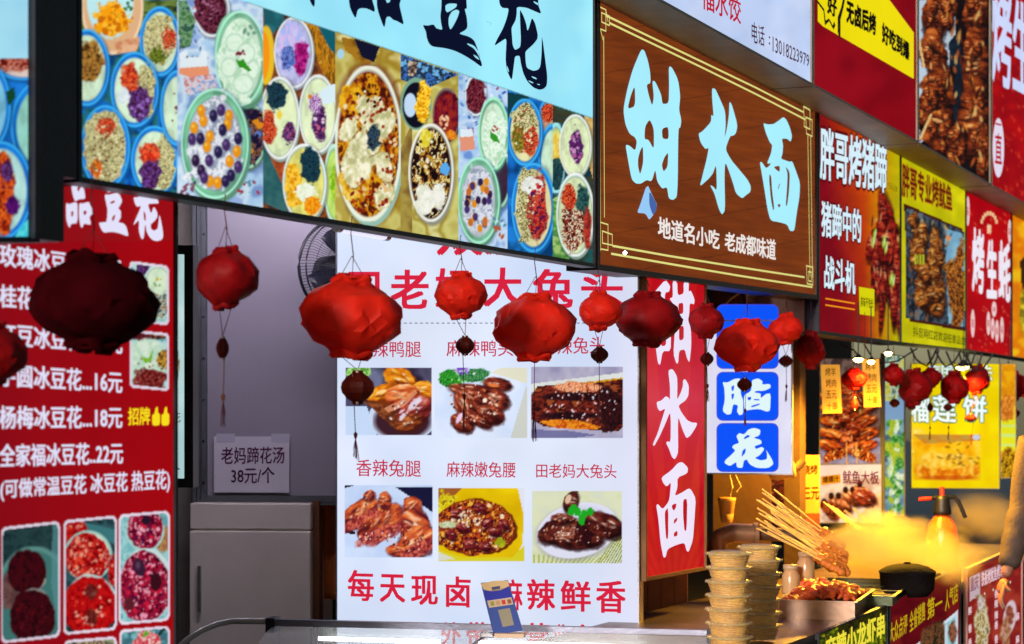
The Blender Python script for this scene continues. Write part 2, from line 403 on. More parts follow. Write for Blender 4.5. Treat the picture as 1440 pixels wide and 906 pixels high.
fb = MB(); fb.pbox(FAC, -5, 18, 2.2, 2.32, -.3, -.22); fb.pbox(FAC, -5, 18, 3.0, 3.09, -.33, -.22); fb.pbox(FAC, -5, 18, 4.3, 4.4, -.3, -.05)
struct('fascia_beam', fb, M_dark)
for i, sx in enumerate((-4.6, FAC.s(900, -.1) - .02, FAC.s(1138, -.2), 17.5)):
    c = empty('support_column', FAC.W(sx, .1, -.25), ['steel column holding the fascia at the street\'s near end', 'tan steel column behind the vertical red sign', 'tan boxed column between the brown sign and the trotter sign', 'steel column at the far end of the stalls'][i], 'column')
    MB().pbox(FAC, sx - .05, sx + .05, .1, 4.3, -.32, -.235).build('column_shaft', mat('tan_column_paint', (92, 68, 52), .6, .1, .3, 4, .2), c)
    MB().pbox(FAC, sx - .08, sx + .08, .1, .115, -.36, -.2).build('base_plate', M_dark, c)
    MB().pbox(FAC, sx - .08, sx + .08, 4.285, 4.3, -.36, -.2).build('cap_plate', M_dark, c)
# partition walls between stalls run back from the fascia
for px, o0 in ((40, -.2), (1000, -.3)):
    s = FAC.s(px, -.3)
    struct('partition_wall', MB().pbox(FAC, s - .03, s + .03, .1, 3.1, -4.15, -.45), M_shell if px > 500 else M_wall)
# ------------------------------------------------------------------ inside the first stalls
CAB = Plane((278 - CXP) / FPX * 8.8, 8.8, -4)
M_lil = mat('pale_lilac_panel', (150, 142, 156), .35, 0, .08, 1.5, .03)
cb = empty('glazed_cabinet', CAB.W(CAB.s(380), .6, 0), 'lilac panelled cabinet with grey aluminium frame beside the red dessert menu', 'cabinet')
s0, s1, sa, sb = CAB.s(291), CAB.s(560), CAB.s(272), CAB.s(570)
zt, zb, zb2 = CAB.z(380, 200), CAB.z(380, 697), CAB.z(380, 706)
MB().pbox(CAB, s0, s1, zb, zt, -.5, -.01).build('panel', M_lil, cb)
f = MB(); f.pbox(CAB, sa, CAB.s(277), zb2, zt, -.5, .02); f.pbox(CAB, CAB.s(278), CAB.s(284), zb2, zt, -.5, .012); f.pbox(CAB, CAB.s(285), s0, zb2, zt, -.5, .024); f.pbox(CAB, s0, s1, zb2, zb, -.5, .024); f.pbox(CAB, s0, s1, zb2 - .012, zb2 - .002, -.5, .035)
f.build('frame', M_grey, cb)
for k in range(7):
    MB().lathe([(.0, 0), (.006, .0), (.005, .004), (0, .005)], 8, M=Matrix.Rotation(R(90), 4, 'X'), c=CAB.W(CAB.s(288), CAB.z(288, 330 + k * 58), .026)).build('rivet', M_dark, cb)
pn = empty('paper_notice', CAB.W(CAB.s(350), CAB.z(350, 695), .03), 'white paper notice taped to the lilac cabinet panel', 'notice')
MB().pbox(CAB, CAB.s(300, .02), CAB.s(406, .02), CAB.z(350, 693, .02), CAB.z(350, 614, .02), .005, .008).build('sheet', mat('white_paper', (205, 198, 212), .7, 0, .06, 4, .05), pn)
g = MB(); text(g, CAB, '老妈蹄花汤', 311, 400, 641, 640, 24, 24, (92, 44, 82), .015, .0095); text(g, CAB, '38元/个', 325, 386, 669, 668, 23, 23, (76, 42, 72), .015, .0095)
g.build('lettering', printmat('ink', 0, 1, .7), pn)
for x in (318, 395): MB().pbox(CAB, CAB.s(x - 13), CAB.s(x + 13), CAB.z(x, 622), CAB.z(x, 610), .0085, .0092).build('tape', mat('clear_tape', (190, 185, 205), .2, 0, .02, 3, 0), pn)
struct('end_wall', MB().pbox(CAB, CAB.s(200), CAB.s(271), .1, 3.08, -.4, -.06), mat('grey_plaster', (120, 112, 106), .8, 0, .25, 3, .2))
# low grey fridge under it
fr = empty('chest_fridge', CAB.W(CAB.s(352), .1, .1), 'plain grey-brown chest fridge standing under the lilac cabinet', 'fridge')
M_fr = mat('warm_grey_enamel', (226, 214, 206), .5, .0, .1, 2, .05)
zf = CAB.z(352, 708, .1)
for a, b, t in ((.1, .52, 'body'), (.525, zf - .12, 'door'), (zf - .115, zf, 'lid')):
    MB().pbox(CAB, CAB.s(267, .1), CAB.s(437, .1), a, b, -.5, .1 if t != 'door' else .11).build(t, M_fr, fr, .006)
MB().pbox(CAB, CAB.s(280, .1), CAB.s(284, .1), .7, .9, .112, .13).build('handle', M_alu, fr)
wp = empty('wooden_post', CAB.W(CAB.s(450), .1, 0), 'orange-brown wooden post between the grey fridge and the white menu board', 'post')
MB().pbox(CAB, CAB.s(438, .05), CAB.s(449, .05), .1, 1.18, -.05, .05).build('post_shaft', mat('orange_brown_wood', (104, 58, 30), .6, 0, .35, 6, .2), wp)
MB().pbox(CAB, CAB.s(436, .05), CAB.s(452, .05), .1, .16, -.06, .06).build('post_foot', mat('orange_brown_wood', (104, 58, 30)), wp)
ap = empty('hanging_apron', CAB.W(CAB.s(463), 1, -.1), 'orange cloth apron hanging beside the wooden post', 'apron')
v = []; fcs = []
for j in range(14):
    for i in range(9):
        v.append(CAB.W(CAB.s(449) + i * .016, CAB.z(463, 709) - j * .033 , -.1 + .012 * math.sin(i * 1.7 + j * .2) - .0006 * j * (i - 4) ** 2 * .3))
for j in range(13):
    for i in range(8): fcs.append((j * 9 + i, j * 9 + i + 1, (j + 1) * 9 + i + 1, (j + 1) * 9 + i))
b_ = MB(); b_.add(v, fcs, smooth=True); ao = b_.build('cloth', mat('orange_cloth', (190, 96, 40), .85, 0, .15, 20, .2), ap); so_ = ao.modifiers.new('t', 'SOLIDIFY'); so_.thickness = .003
MB().tube([CAB.W(CAB.s(449), CAB.z(463, 709), -.1), CAB.W(CAB.s(463), CAB.z(463, 700), -.12), CAB.W(CAB.s(449) + 8 * .016, CAB.z(463, 709), -.1)], .003, 5).build('neck_strap', mat('orange_cloth', (190, 96, 40)), ap)
ws = empty('wooden_screen', at(932, 900, 8.75), 'brown wooden screen behind the foot of the vertical red sign', 'screen')
WSP = Plane((900 - CXP) / FPX * 8.75, 8.75, -14)
for k in range(4):
    a_, b_ = 893 + k * 18.5, 893 + (k + 1) * 18.5 - .8
    MB().pbox(WSP, WSP.s(a_), WSP.s(b_), .1, 1.5, -.02 - .002 * (k % 2), 0).build('board', mat('warm_brown_board', (168, 106, 62), .6, 0, .25, 5, .2), ws)
MB().pbox(WSP, WSP.s(893), WSP.s(966), 1.1, 1.15, .001, .02).build('rail', mat('warm_brown_board', (168, 106, 62)), ws)
# wall fan
FN = at(478, 378, 8.5)
fn = empty('wall_fan', FN, 'dark wire-guard fan half hidden behind the white menu board', 'fan'); FA = Matrix.Rotation(R(38), 4, 'Z') @ Matrix.Rotation(R(90), 4, 'X')
M_fan = mat('dark_fan_plastic', (30, 30, 38), .45, 0, .2, 8, .1)
def loc(mb, name, m, root, p): o = mb.build(name, m); o.parent = root; return o
def ringm(mb, r, z, t, n=36): mb.tube([FA @ Vector((r * math.cos(6.2832 * k / n), r * math.sin(6.2832 * k / n), z)) for k in range(n + 1)], t, 5)
b_ = MB(); ringm(b_, .205, 0, .007); ringm(b_, .205, .055, .004); loc(b_, 'guard_rim', M_fan, fn, FN)
b_ = MB()
for k in range(96):
    a = k * 6.2832 / 96; b_.tube([FA @ Vector((math.cos(a) * r_, math.sin(a) * r_, z_)) for r_, z_ in ((.03, .085), (.11, .085), (.185, .06), (.205, .0))], .0013, 4)
for r_ in (.07, .12, .165): ringm(b_, r_, .082 if r_ < .13 else .072, .0013)
loc(b_, 'guard_wires', M_fan, fn, FN)
for k in range(4):
    b_ = MB(); vs = []
    for i in range(6):
        u = i / 5
        for s_ in (-1, 0, 1): a = k * 1.5708 + .4 + .12 * u + s_ * (.34 - .1 * abs(u - .6)); r_ = .035 + .14 * u; vs.append(FA @ Vector((r_ * math.cos(a), r_ * math.sin(a), .03 + s_ * .018)))
    b_.add(vs, [(i * 3 + j, i * 3 + j + 1, (i + 1) * 3 + j + 1, (i + 1) * 3 + j) for i in range(5) for j in range(2)], smooth=True)
    bo = loc(b_, 'blade', mat('fan_blade_navy', (22, 24, 40), .35, 0, .1, 4, .05), fn, FN); sd = bo.modifiers.new('t', 'SOLIDIFY'); sd.thickness = .003
b_ = MB(); b_.lathe([(0, .09), (.03, .088), (.034, .06), (.034, 0), (.06, -.02), (.06, -.12), (0, -.13)], 20, M=FA); loc(b_, 'motor_housing', M_fan, fn, FN)
b_ = MB(); b_.tube([FA @ Vector((0, 0, -.1)), FA @ Vector((0, 0, -.2)), (-.1, .25, -.2)], .014, 8); loc(b_, 'bracket', M_fan, fn, FN)
# narrow lit menu behind the red one
NP = Plane((252 - CXP) / FPX * 6.6, 6.6, -6)
def p_nar(q): q.area([(176, 214, 216), (192, 226, 226), (205, 234, 232)], 50); q.food(242, 513, 9, 28, [(220, 150, 20), (60, 20, 10), (240, 200, 60), (150, 70, 20)], 5); q.ring(242, 513, 9, 28, 1, (90, 60, 30))
nm = sign('menu_board', NP, (160, 357, 673, 260, 358, 673), 'narrow pale green lit menu board peeking out behind the red dessert menu', 'menu board', p_nar, (190, 225, 225), printmat('soft_glow_film', .85, .25), M_dark, rim=.03, th=.06, step=2)
g = MB()
for s_, x0, x1, y, h, c in (('卤味香', 212, 249, 380, 21, (110, 20, 30)), ('鸡翅肠', 214, 250, 449, 17, (150, 40, 50)), ('老妈蹄花', 196, 254, 587, 15, (110, 90, 90)), ('38元/个', 210, 253, 661, 16, (20, 60, 40))): text(g, NP, s_, x0, x1, y, y, h, h, c, .01)
g.build('lettering', printmat('lettering_ink', 1.0, .15, noise=.03), nm)
BL, BLr = (25, 130, 235), (20, 110, 225)
CREAM = (205, 236, 205)
SES = [(120, 110, 60), (190, 180, 120), (225, 220, 165), (200, 195, 140), (90, 80, 50)]
PUR = [(60, 20, 60), (90, 40, 100), (45, 15, 50), (130, 80, 150), (75, 45, 120)]
RED = [(150, 30, 20), (205, 60, 35), (235, 110, 60), (110, 20, 20)]
BRN = [(70, 25, 12), (130, 55, 20), (185, 90, 35), (215, 140, 80)]
MEAT = [(48, 16, 12), (96, 30, 20), (140, 50, 28), (190, 82, 40), (238, 190, 150)]
TEAL = (15, 95, 110)

# ------------------------------------------------------------------ the big tofu pudding banner
def p_banner(q):
    dv = lambda x: np.where(x > 472, 47 + .338 * (x - 480), np.maximum(0, (x - 370) * .335 + 11))
    # photographs collage, tile by tile
    q.clip(105, 250); q.area([(14, 70, 150), (20, 110, 205), (40, 110, 110), (16, 60, 110), (30, 140, 230)], 26)
    q.poly([(112, 0), (250, 0), (250, 60), (190, 40), (112, 60)], [(50, 70, 30), (110, 130, 60), (30, 50, 30)], sc=12, ar=2)
    q.ell(158, 10, 43, 66, (222, 175, 130)); q.ring(158, 10, 42, 65, 2, (245, 215, 180)); q.ell(155, 0, 33, 55, (190, 235, 240), soft=3)
    q.food(158, 28, 22, 22, [(190, 90, 10), (250, 170, 20), (255, 200, 50), (220, 130, 10)], 5)
    q.spk(158, 28, 20, 22, 34, 3.6, [(250, 160, 15), (255, 190, 50), (205, 110, 10)], 1); q.spk(180, 5, 8, 10, 6, 3, [(40, 100, 40)])
    q.poly([(160, 60), (200, 50), (192, 72), (165, 76)], [(200, 130, 90), (230, 180, 140)], sc=6)
    q.bowl(122, 95, 31, 53, BL); q.food(127, 88, 16, 28, [(70, 45, 20), (150, 100, 40), (190, 140, 60), (110, 70, 30)], 5)
    q.bowl(225, 58, 28, 48, BL); q.food(222, 52, 18, 30, SES, 3); q.food(238, 55, 9, 13, RED, 3); q.food(222, 78, 10, 10, [(60, 80, 20), (120, 130, 40)], 3)
    q.spk(225, 55, 20, 32, 60, 1.3, [(230, 225, 170), (150, 130, 70)])
    q.bowl(189, 126, 33, 52, BL); q.food(204, 126, 12, 32, SES, 2.5); q.food(184, 112, 11, 20, RED, 4); q.food(196, 146, 15, 20, PUR, 3)
    q.food(174, 135, 7, 12, [(210, 225, 230), (240, 245, 245)], 4); q.spk(196, 148, 13, 17, 36, 2.2, [(110, 60, 150), (60, 20, 60), (150, 110, 190)], 1); q.spk(180, 108, 10, 16, 14, 3.2, [(235, 90, 40), (180, 40, 25)], .6)
    q.bowl(148, 207, 34, 58, BL); q.food(150, 210, 26, 44, SES, 2); q.food(150, 178, 12, 12, RED, 4); q.food(136, 238, 8, 12, [(200, 80, 20), (230, 130, 40)], 4)
    q.spk(150, 214, 24, 38, 170, 1.6, [(240, 235, 190), (120, 90, 50), (205, 190, 130), (90, 60, 40)], .8)
    q.bowl(217, 226, 32, 48, BL); q.food(230, 232, 13, 32, SES, 2.5); q.food(211, 216, 13, 15, RED, 4); q.food(211, 246, 13, 20, PUR, 3)
    q.spk(210, 214, 12, 12, 14, 3.4, [(240, 90, 50), (200, 40, 20)], .8); q.spk(212, 247, 11, 17, 30, 2, [(110, 60, 150), (60, 20, 60)], 1)
    q.bowl(250, 152, 24, 52, BL); q.spk(246, 150, 6, 25, 8, 2, [(110, 30, 40)])
    q.clip(250, 370); q.area([(120, 150, 200), (170, 205, 235), (205, 225, 240), (150, 180, 225)], 30)
    q.spk(290, 60, 40, 60, 50, 3, [(90, 120, 180), (200, 90, 90), (220, 235, 245), (130, 160, 210)], .6)
    q.poly([(252, 75), (262, 70), (266, 80), (280, 80), (284, 70), (292, 74), (292, 96), (254, 96)], (228, 240, 245)); q.poly([(252, 96), (293, 93), (294, 105), (270, 110), (252, 104)], (235, 150, 110))
    q.spk(270, 80, 10, 2, 4, 1.2, [(30, 50, 90)]); q.poly([(250, 0), (262, 0), (275, 30), (268, 65), (252, 70)], [(60, 110, 60), (120, 160, 120), (30, 70, 60)], sc=6)
    q.poly([(258, 110), (300, 104), (306, 125), (262, 135)], [(200, 130, 130), (225, 215, 225), (130, 160, 210)], sc=5)
    q.bowl(298, 15, 24, 36, (190, 205, 215), (90, 30, 45), sh=(60, 60, 100)); q.food(297, 13, 19, 30, [(40, 8, 20), (90, 25, 45), (130, 60, 80), (60, 15, 35)], 2.5); q.spk(297, 13, 17, 27, 60, 1.8, [(130, 60, 90), (50, 10, 25), (160, 100, 130)], 1)
    q.bowl(348, 190, 26, 46, (120, 170, 140), (40, 30, 50), sh=(60, 70, 90)); q.food(358, 190, 14, 34, [(20, 15, 40), (60, 40, 80), (150, 100, 60), (20, 10, 30)], 6)
    q.spk(358, 190, 10, 32, 12, 5, [(30, 20, 50), (225, 140, 30), (90, 120, 190)], .8)
    q.bowl(338, 82, 35, 66, (130, 200, 160), (205, 236, 208), sh=(50, 90, 100), rot=-8); q.food(336, 90, 26, 46, [(180, 220, 185), (215, 240, 215), (235, 250, 232), (200, 232, 205)], 10)
    for cx, cy, a, b in ((330, 60, 12, 12), (346, 75, 12, 14), (322, 95, 11, 13), (342, 118, 14, 13), (356, 98, 8, 13)): q.ell(cx, cy, a, b, (228, 248, 226), a=.7, soft=4); q.ring(cx, cy, a, b, 1.6, (165, 205, 175), a=.5)
    q.spk(343, 75, 9, 5, 5, 2.4, [(170, 40, 40), (120, 20, 40)]); q.poly([(331, 83), (338, 86), (342, 82), (348, 92), (354, 99), (350, 101), (342, 96), (336, 95)], (50, 150, 30)); q.spk(352, 44, 8, 6, 4, 3, [(110, 160, 130)])
    q.bowl(302, 202, 47, 77, (130, 205, 165), (190, 200, 215), sh=(50, 80, 110), tk=.2); q.food(302, 206, 34, 56, [(150, 160, 180), (215, 222, 232), (240, 243, 245), (180, 185, 205)], 9)
    for k, (x, y) in [(c, p) for c, l in (('o', [(283, 156), (322, 163), (320, 175), (273, 180), (295, 192), (291, 206), (323, 227), (295, 255), (306, 257), (333, 213), (286, 170)]), ('p', [(300, 163), (311, 155), (282, 195), (318, 204), (307, 214), (335, 195), (294, 226), (283, 240), (317, 255), (325, 247), (335, 235), (270, 196), (313, 183), (275, 226), (287, 250)])) for p in l]:
        c = (235, 150, 25) if k == 'o' else rng.choice([(45, 25, 60), (70, 45, 100), (40, 30, 75)])
        q.ell(x + .8, y + 1.2, 6.2, 9.2, (90, 95, 120), a=.5, soft=3); q.ell(x, y, 5.8, 8.6, c); q.ell(x - 1.5, y - 2.5, 2, 2.6, tuple(min(255, v + 70) for v in c), a=.7, soft=2)
    q.spk(265, 265, 12, 14, 14, 3, [(50, 30, 90), (200, 220, 235), (130, 70, 90)]); q.spk(350, 265, 16, 14, 14, 3, [(160, 60, 80), (200, 225, 235), (90, 140, 160)])
    q.clip(370, 472); q.area([(90, 45, 25), (140, 75, 35), (60, 40, 40), (110, 60, 40)], 30)
    q.poly([(370, 0), (395, 10), (400, 30), (372, 60)], [(30, 90, 100), (40, 120, 130)], sc=20); q.poly([(425, 20), (472, 30), (472, 140), (448, 90)], [(120, 75, 15), (200, 135, 25), (160, 100, 20), (220, 165, 60)], sc=16, ar=.25)
    q.poly([(446, 34), (474, 44), (474, 80), (462, 66)], TEAL); q.poly([(370, 190), (400, 230), (396, 262), (372, 200)], [(150, 60, 25), (190, 90, 40)], sc=10); q.poly([(370, 200), (400, 265), (405, 300), (370, 285)], [(40, 90, 95), (60, 110, 110)], sc=14)
    q.ell(374, 78, 12, 42, (235, 190, 40)); q.ell(370, 78, 9, 34, (250, 150, 20))
    q.bowl(413, 74, 27, 49, (205, 225, 240), (190, 190, 235), sh=(60, 40, 30), tk=.1); q.food(410, 62, 18, 26, [(170, 190, 250), (220, 190, 240), (200, 210, 250)], 9); q.food(423, 82, 9, 22, [(120, 10, 80), (170, 20, 120), (200, 60, 150)], 5); q.food(405, 82, 9, 15, [(60, 100, 190), (130, 150, 220), (50, 60, 130)], 2.5)
    q.bowl(393, 166, 27, 57, (210, 235, 225), (225, 240, 190), sh=(60, 40, 30), tk=.1); q.food(389, 134, 13, 17, [(20, 40, 50), (30, 70, 90), (20, 30, 40)], 3); q.food(378, 178, 9, 20, RED, 3); q.food(407, 186, 8, 13, PUR, 2.2); q.ell(393, 162, 4, 6, (240, 210, 70), wob=.4); q.spk(407, 186, 7, 12, 18, 2, [(150, 70, 120), (90, 30, 60)], 1)
    q.bowl(447, 160, 26, 54, (210, 235, 220), (225, 240, 195), sh=(60, 40, 30), tk=.1); q.food(449, 175, 9, 20, PUR, 2.5); q.food(443, 146, 7, 12, [(110, 40, 120), (220, 200, 230), (150, 90, 160)], 3); q.ell(436, 136, 3, 3, (220, 120, 40)); q.poly([(448, 130), (462, 120), (474, 118), (474, 142), (456, 148)], (215, 235, 245)); q.spk(449, 176, 8, 17, 18, 2.2, [(190, 90, 130), (90, 30, 90), (225, 205, 225)], 1)
    q.bowl(470, 258, 14, 54, (150, 215, 170), (190, 225, 110), sh=(60, 40, 30)); q.food(474, 255, 8, 28, [(110, 180, 20), (190, 220, 60)], 5)
    q.bowl(428, 257, 30, 54, (205, 235, 225), (230, 225, 120), sh=(60, 40, 30), tk=.1); q.food(413, 262, 11, 30, [(215, 150, 20), (245, 190, 40), (255, 215, 90)], 5); q.food(436, 234, 12, 22, [(10, 30, 45), (30, 70, 80), (15, 40, 60)], 3); q.food(430, 270, 12, 12, [(225, 235, 200), (245, 250, 230)], 6); q.food(440, 290, 10, 12, [(230, 120, 10), (250, 170, 30)], 4); q.spk(412, 265, 10, 26, 14, 3.2, [(255, 205, 60), (225, 140, 15)], .8)
    q.clip(472, 563); q.area([(180, 160, 70), (205, 195, 110), (160, 130, 40), (225, 215, 150)], 36)
    q.poly([(480, 52), (530, 62), (530, 80), (515, 95), (485, 70)], [(120, 80, 20), (170, 120, 30)], sc=10); q.poly([(498, 54), (534, 66), (526, 88), (508, 80)], (18, 20, 45)); q.ell(479, 76, 5, 7, (170, 215, 240))
    q.ell(520, 208, 50, 112, (90, 50, 20), a=.6, soft=6); q.ell(521, 208, 48, 111, (150, 190, 175)); q.ell(518, 202, 48, 110, (205, 225, 215)); q.ell(518, 150, 46, 62, (110, 50, 40), a=.5, soft=6); q.ell(518, 204, 43, 102, (150, 75, 20))
    i, m = q.mask(518, 204, 43, 102); q.put(i, m, q.pal(i, [(70, 18, 10), (130, 50, 15), (190, 110, 15), (225, 160, 20), (90, 30, 12)], 8, 14, 2.8))
    q.ring(518, 202, 46, 107, 2, (235, 240, 220)); q.food(500, 240, 18, 40, [(190, 120, 10), (225, 175, 40), (240, 210, 110)], 10); q.food(495, 140, 16, 20, [(190, 120, 10), (235, 180, 30)], 6)
    for x, y, a, b, r in ((506, 222, 21, 36, 20), (530, 166, 19, 28, -30), (490, 182, 10, 16, 30), (541, 236, 10, 22, -10), (512, 150, 9, 13, 0), (541, 275, 12, 16, 20), (497, 255, 8, 9, 0), (525, 205, 8, 14, 30)):
        q.ell(x + 1.5, y + 2.5, a, b, (90, 50, 15), rot=r, wob=.3, a=.6, soft=3); q.food(x, y, a, b, [(186, 184, 130), (222, 218, 172), (246, 242, 214)], 9, rot=r, wob=.3)
    q.food(526, 194, 8, 15, [(20, 50, 80), (60, 80, 90), (15, 25, 40)], 4); q.spk(518, 150, 34, 25, 46, 3, [(235, 215, 180), (110, 25, 15), (160, 60, 20), (60, 15, 10)]); q.spk(520, 275, 30, 25, 44, 3, [(130, 25, 15), (225, 190, 130), (170, 60, 20)]); q.spk(545, 210, 12, 45, 26, 3, [(150, 50, 20), (230, 200, 150)])
    q.clip(563, 645); q.area([(190, 180, 90), (210, 205, 120), (170, 150, 60), (222, 218, 150)], 36)
    q.poly([(563, 76), (645, 105), (600, 125), (563, 112)], [(20, 20, 40), (60, 120, 200), (30, 40, 60), (110, 180, 230)], sc=10); q.poly([(575, 85), (588, 88), (584, 108), (574, 106)], [(220, 200, 170), (60, 40, 40)], sc=5); q.poly([(563, 210), (580, 170), (580, 330), (563, 340)], [(120, 90, 40), (170, 150, 70)], sc=20)
    q.ell(585, 146, 22, 37, (120, 165, 140)); q.ell(585, 148, 19, 32, (14, 14, 30)); q.ell(577, 148, 9, 17, (190, 215, 240)); q.food(595, 148, 9, 26, [(190, 120, 10), (250, 190, 20), (255, 220, 90)], 3); q.spk(595, 148, 8, 24, 16, 3.2, [(255, 205, 50), (220, 150, 10)], .8)
    q.bowl(628, 161, 19, 36, (80, 60, 60), (110, 20, 35), sh=(90, 80, 30), tk=.12); q.food(627, 162, 15, 27, [(80, 8, 25), (130, 20, 40), (150, 40, 30)], 8); q.spk(625, 175, 9, 14, 16, 2.6, [(240, 200, 160), (225, 160, 110)]); q.food(634, 190, 7, 6, [(220, 110, 20), (240, 150, 40)], 3)
    q.bowl(606, 243, 31, 68, (205, 205, 180), (60, 30, 25), sh=(110, 90, 40), tk=.1)
    i, m = q.mask(606, 244, 27, 62); q.put(i, m, q.pal(i, [(25, 10, 12), (80, 35, 25), (150, 90, 30), (215, 190, 90), (240, 235, 190), (70, 30, 20), (30, 12, 12)], 6, 10, 2.9)); q.food(597, 282, 11, 20, [(225, 228, 205), (248, 248, 238)], 8); q.food(617, 276, 9, 17, [(228, 230, 210), (248, 248, 238)], 8); q.ell(626, 238, 7, 8, (90, 170, 235), wob=.3); q.food(598, 195, 7, 13, [(220, 200, 40), (240, 230, 120)], 4); q.spk(606, 215, 22, 25, 24, 3, [(235, 230, 190), (60, 20, 15), (190, 140, 40)])
    q.clip(645, 714); q.area([(110, 150, 215), (170, 205, 240), (200, 220, 245), (130, 170, 225)], 22); q.spk(680, 150, 36, 60, 50, 2.6, [(60, 100, 180), (220, 235, 250), (150, 90, 120), (90, 140, 200)], .6)
    q.bowl(669, 134, 14, 28, (170, 190, 215), (90, 30, 45), sh=(70, 80, 130)); q.food(669, 133, 11, 22, [(50, 8, 20), (110, 25, 45), (130, 60, 70)], 2.5)
    q.poly([(646, 192), (666, 190), (668, 210), (648, 213)], (228, 150, 120)); q.poly([(648, 182), (664, 182), (665, 192), (648, 193)], (225, 238, 245))
    q.bowl(703, 250, 14, 40, (120, 170, 140), (60, 40, 60), sh=(60, 70, 90)); q.bowl(694, 188, 21, 50, (120, 195, 150), (205, 236, 208), sh=(50, 90, 120)); q.food(695, 192, 15, 35, [(180, 220, 185), (235, 250, 232), (200, 232, 205)], 8); q.poly([(690, 185), (699, 191), (703, 201), (694, 199), (689, 193)], (50, 150, 40)); q.spk(697, 182, 5, 4, 4, 2, [(160, 40, 40)])
    q.bowl(673, 282, 29, 60, (125, 200, 160), (195, 205, 215), sh=(50, 80, 110), tk=.2); q.food(673, 284, 20, 42, [(150, 160, 180), (225, 230, 238), (180, 185, 205)], 8)
    for _ in range(26):
        t = rng.random() * 6.28; u = math.sqrt(rng.random()); x, y = 673 + 18 * u * math.cos(t), 284 + 38 * u * math.sin(t); q.ell(x, y, 3.6, 5.6, rng.choice([(50, 30, 70), (225, 145, 30), (70, 50, 110), (200, 110, 40)]))
    q.spk(702, 320, 9, 20, 14, 3, [(180, 90, 50), (200, 225, 235), (90, 140, 160)])
    q.clip(714, 778); q.area([(10, 60, 110), (20, 100, 190), (30, 130, 220), (15, 70, 120)], 30); q.poly([(714, 130), (745, 135), (730, 175), (714, 190)], (14, 60, 70))
    q.bowl(772, 165, 14, 25, BL, (200, 150, 120)); q.food(771, 158, 9, 12, RED, 3)
    q.bowl(778, 225, 20, 50, BL, CREAM); q.bowl(738, 186, 24, 46, BL, SES[2]); q.food(738, 170, 16, 24, SES, 3); q.food(730, 196, 9, 16, [(90, 90, 20), (160, 140, 50)], 3); q.food(746, 200, 9, 18, RED, 3); q.spk(738, 186, 17, 34, 60, 1.8, [(240, 230, 180), (110, 90, 50), (170, 60, 40)])
    q.bowl(750, 292, 30, 62, BL, SES[2]); q.food(741, 290, 14, 42, SES, 2.5); q.food(756, 292, 12, 44, [(110, 15, 30), (180, 40, 40), (220, 90, 60), (80, 20, 60)], 4); q.food(748, 262, 14, 12, [(220, 225, 215), (245, 245, 240)], 5); q.spk(756, 295, 11, 38, 40, 2.8, [(160, 20, 40), (215, 70, 50), (90, 20, 70)], 1); q.spk(741, 295, 12, 38, 40, 1.8, [(240, 230, 180), (130, 110, 60)])
    q.clip(778, 840); q.area([(15, 60, 70), (30, 90, 90), (60, 60, 40), (20, 50, 70)], 24); q.poly([(778, 280), (800, 260), (800, 372), (778, 366)], [(120, 190, 90), (70, 130, 60), (160, 200, 110)], sc=14); q.poly([(820, 150), (836, 155), (836, 260), (828, 230)], [(200, 160, 80), (225, 190, 120)], sc=8)
    q.bowl(782, 222, 12, 48, (120, 190, 200), (225, 225, 120)); q.food(782, 215, 7, 20, [(230, 190, 60), (240, 220, 120)], 4); q.food(783, 245, 8, 18, [(20, 50, 60), (40, 80, 80)], 3)
    q.bowl(809, 205, 22, 43, (215, 235, 200), (225, 240, 190), sh=(10, 40, 50), tk=.08); q.food(810, 205, 8, 23, PUR, 2.6); q.spk(810, 207, 8, 22, 26, 2.4, [(170, 90, 150), (90, 30, 100), (200, 140, 190)], 1)
    q.bowl(809, 302, 26, 58, (190, 225, 205), (215, 228, 180), sh=(10, 40, 50), tk=.1); q.food(800, 278, 9, 18, RED, 3); q.food(820, 285, 8, 20, [(20, 50, 60), (50, 100, 90)], 3); q.food(806, 325, 16, 28, [(60, 15, 20), (150, 60, 40), (225, 225, 190), (100, 30, 30)], 5); q.food(826, 320, 5, 25, [(190, 60, 40), (120, 30, 30)], 4)
    # white lettering field
    q.clip(fn=lambda x, y: y < dv(x)); q.clipm &= (q.X > 335); q.area([(160, 236, 253), (154, 230, 252), (168, 240, 254)], 120)
    q.clip()
    i = np.nonzero((np.abs(q.Y - dv(q.X)) < .8) & (q.X > 345))[0]
    if i.size: q.put(i, np.full(i.size, .5), (90, 130, 130))
ban = sign('banner_sign', FAC, (112, -70, 249, 833.5, -70, 371), 'long light-box sign with black brush characters above a collage of dessert bowls', 'sign', p_banner, (160, 236, 253), P_lit, M_black, rim=.014, th=.05, fm=M_black, fname='picture_panel')
def tf(x, y, s): return (x, y, s)
NAVY = (10, 16, 42)
g = MB()
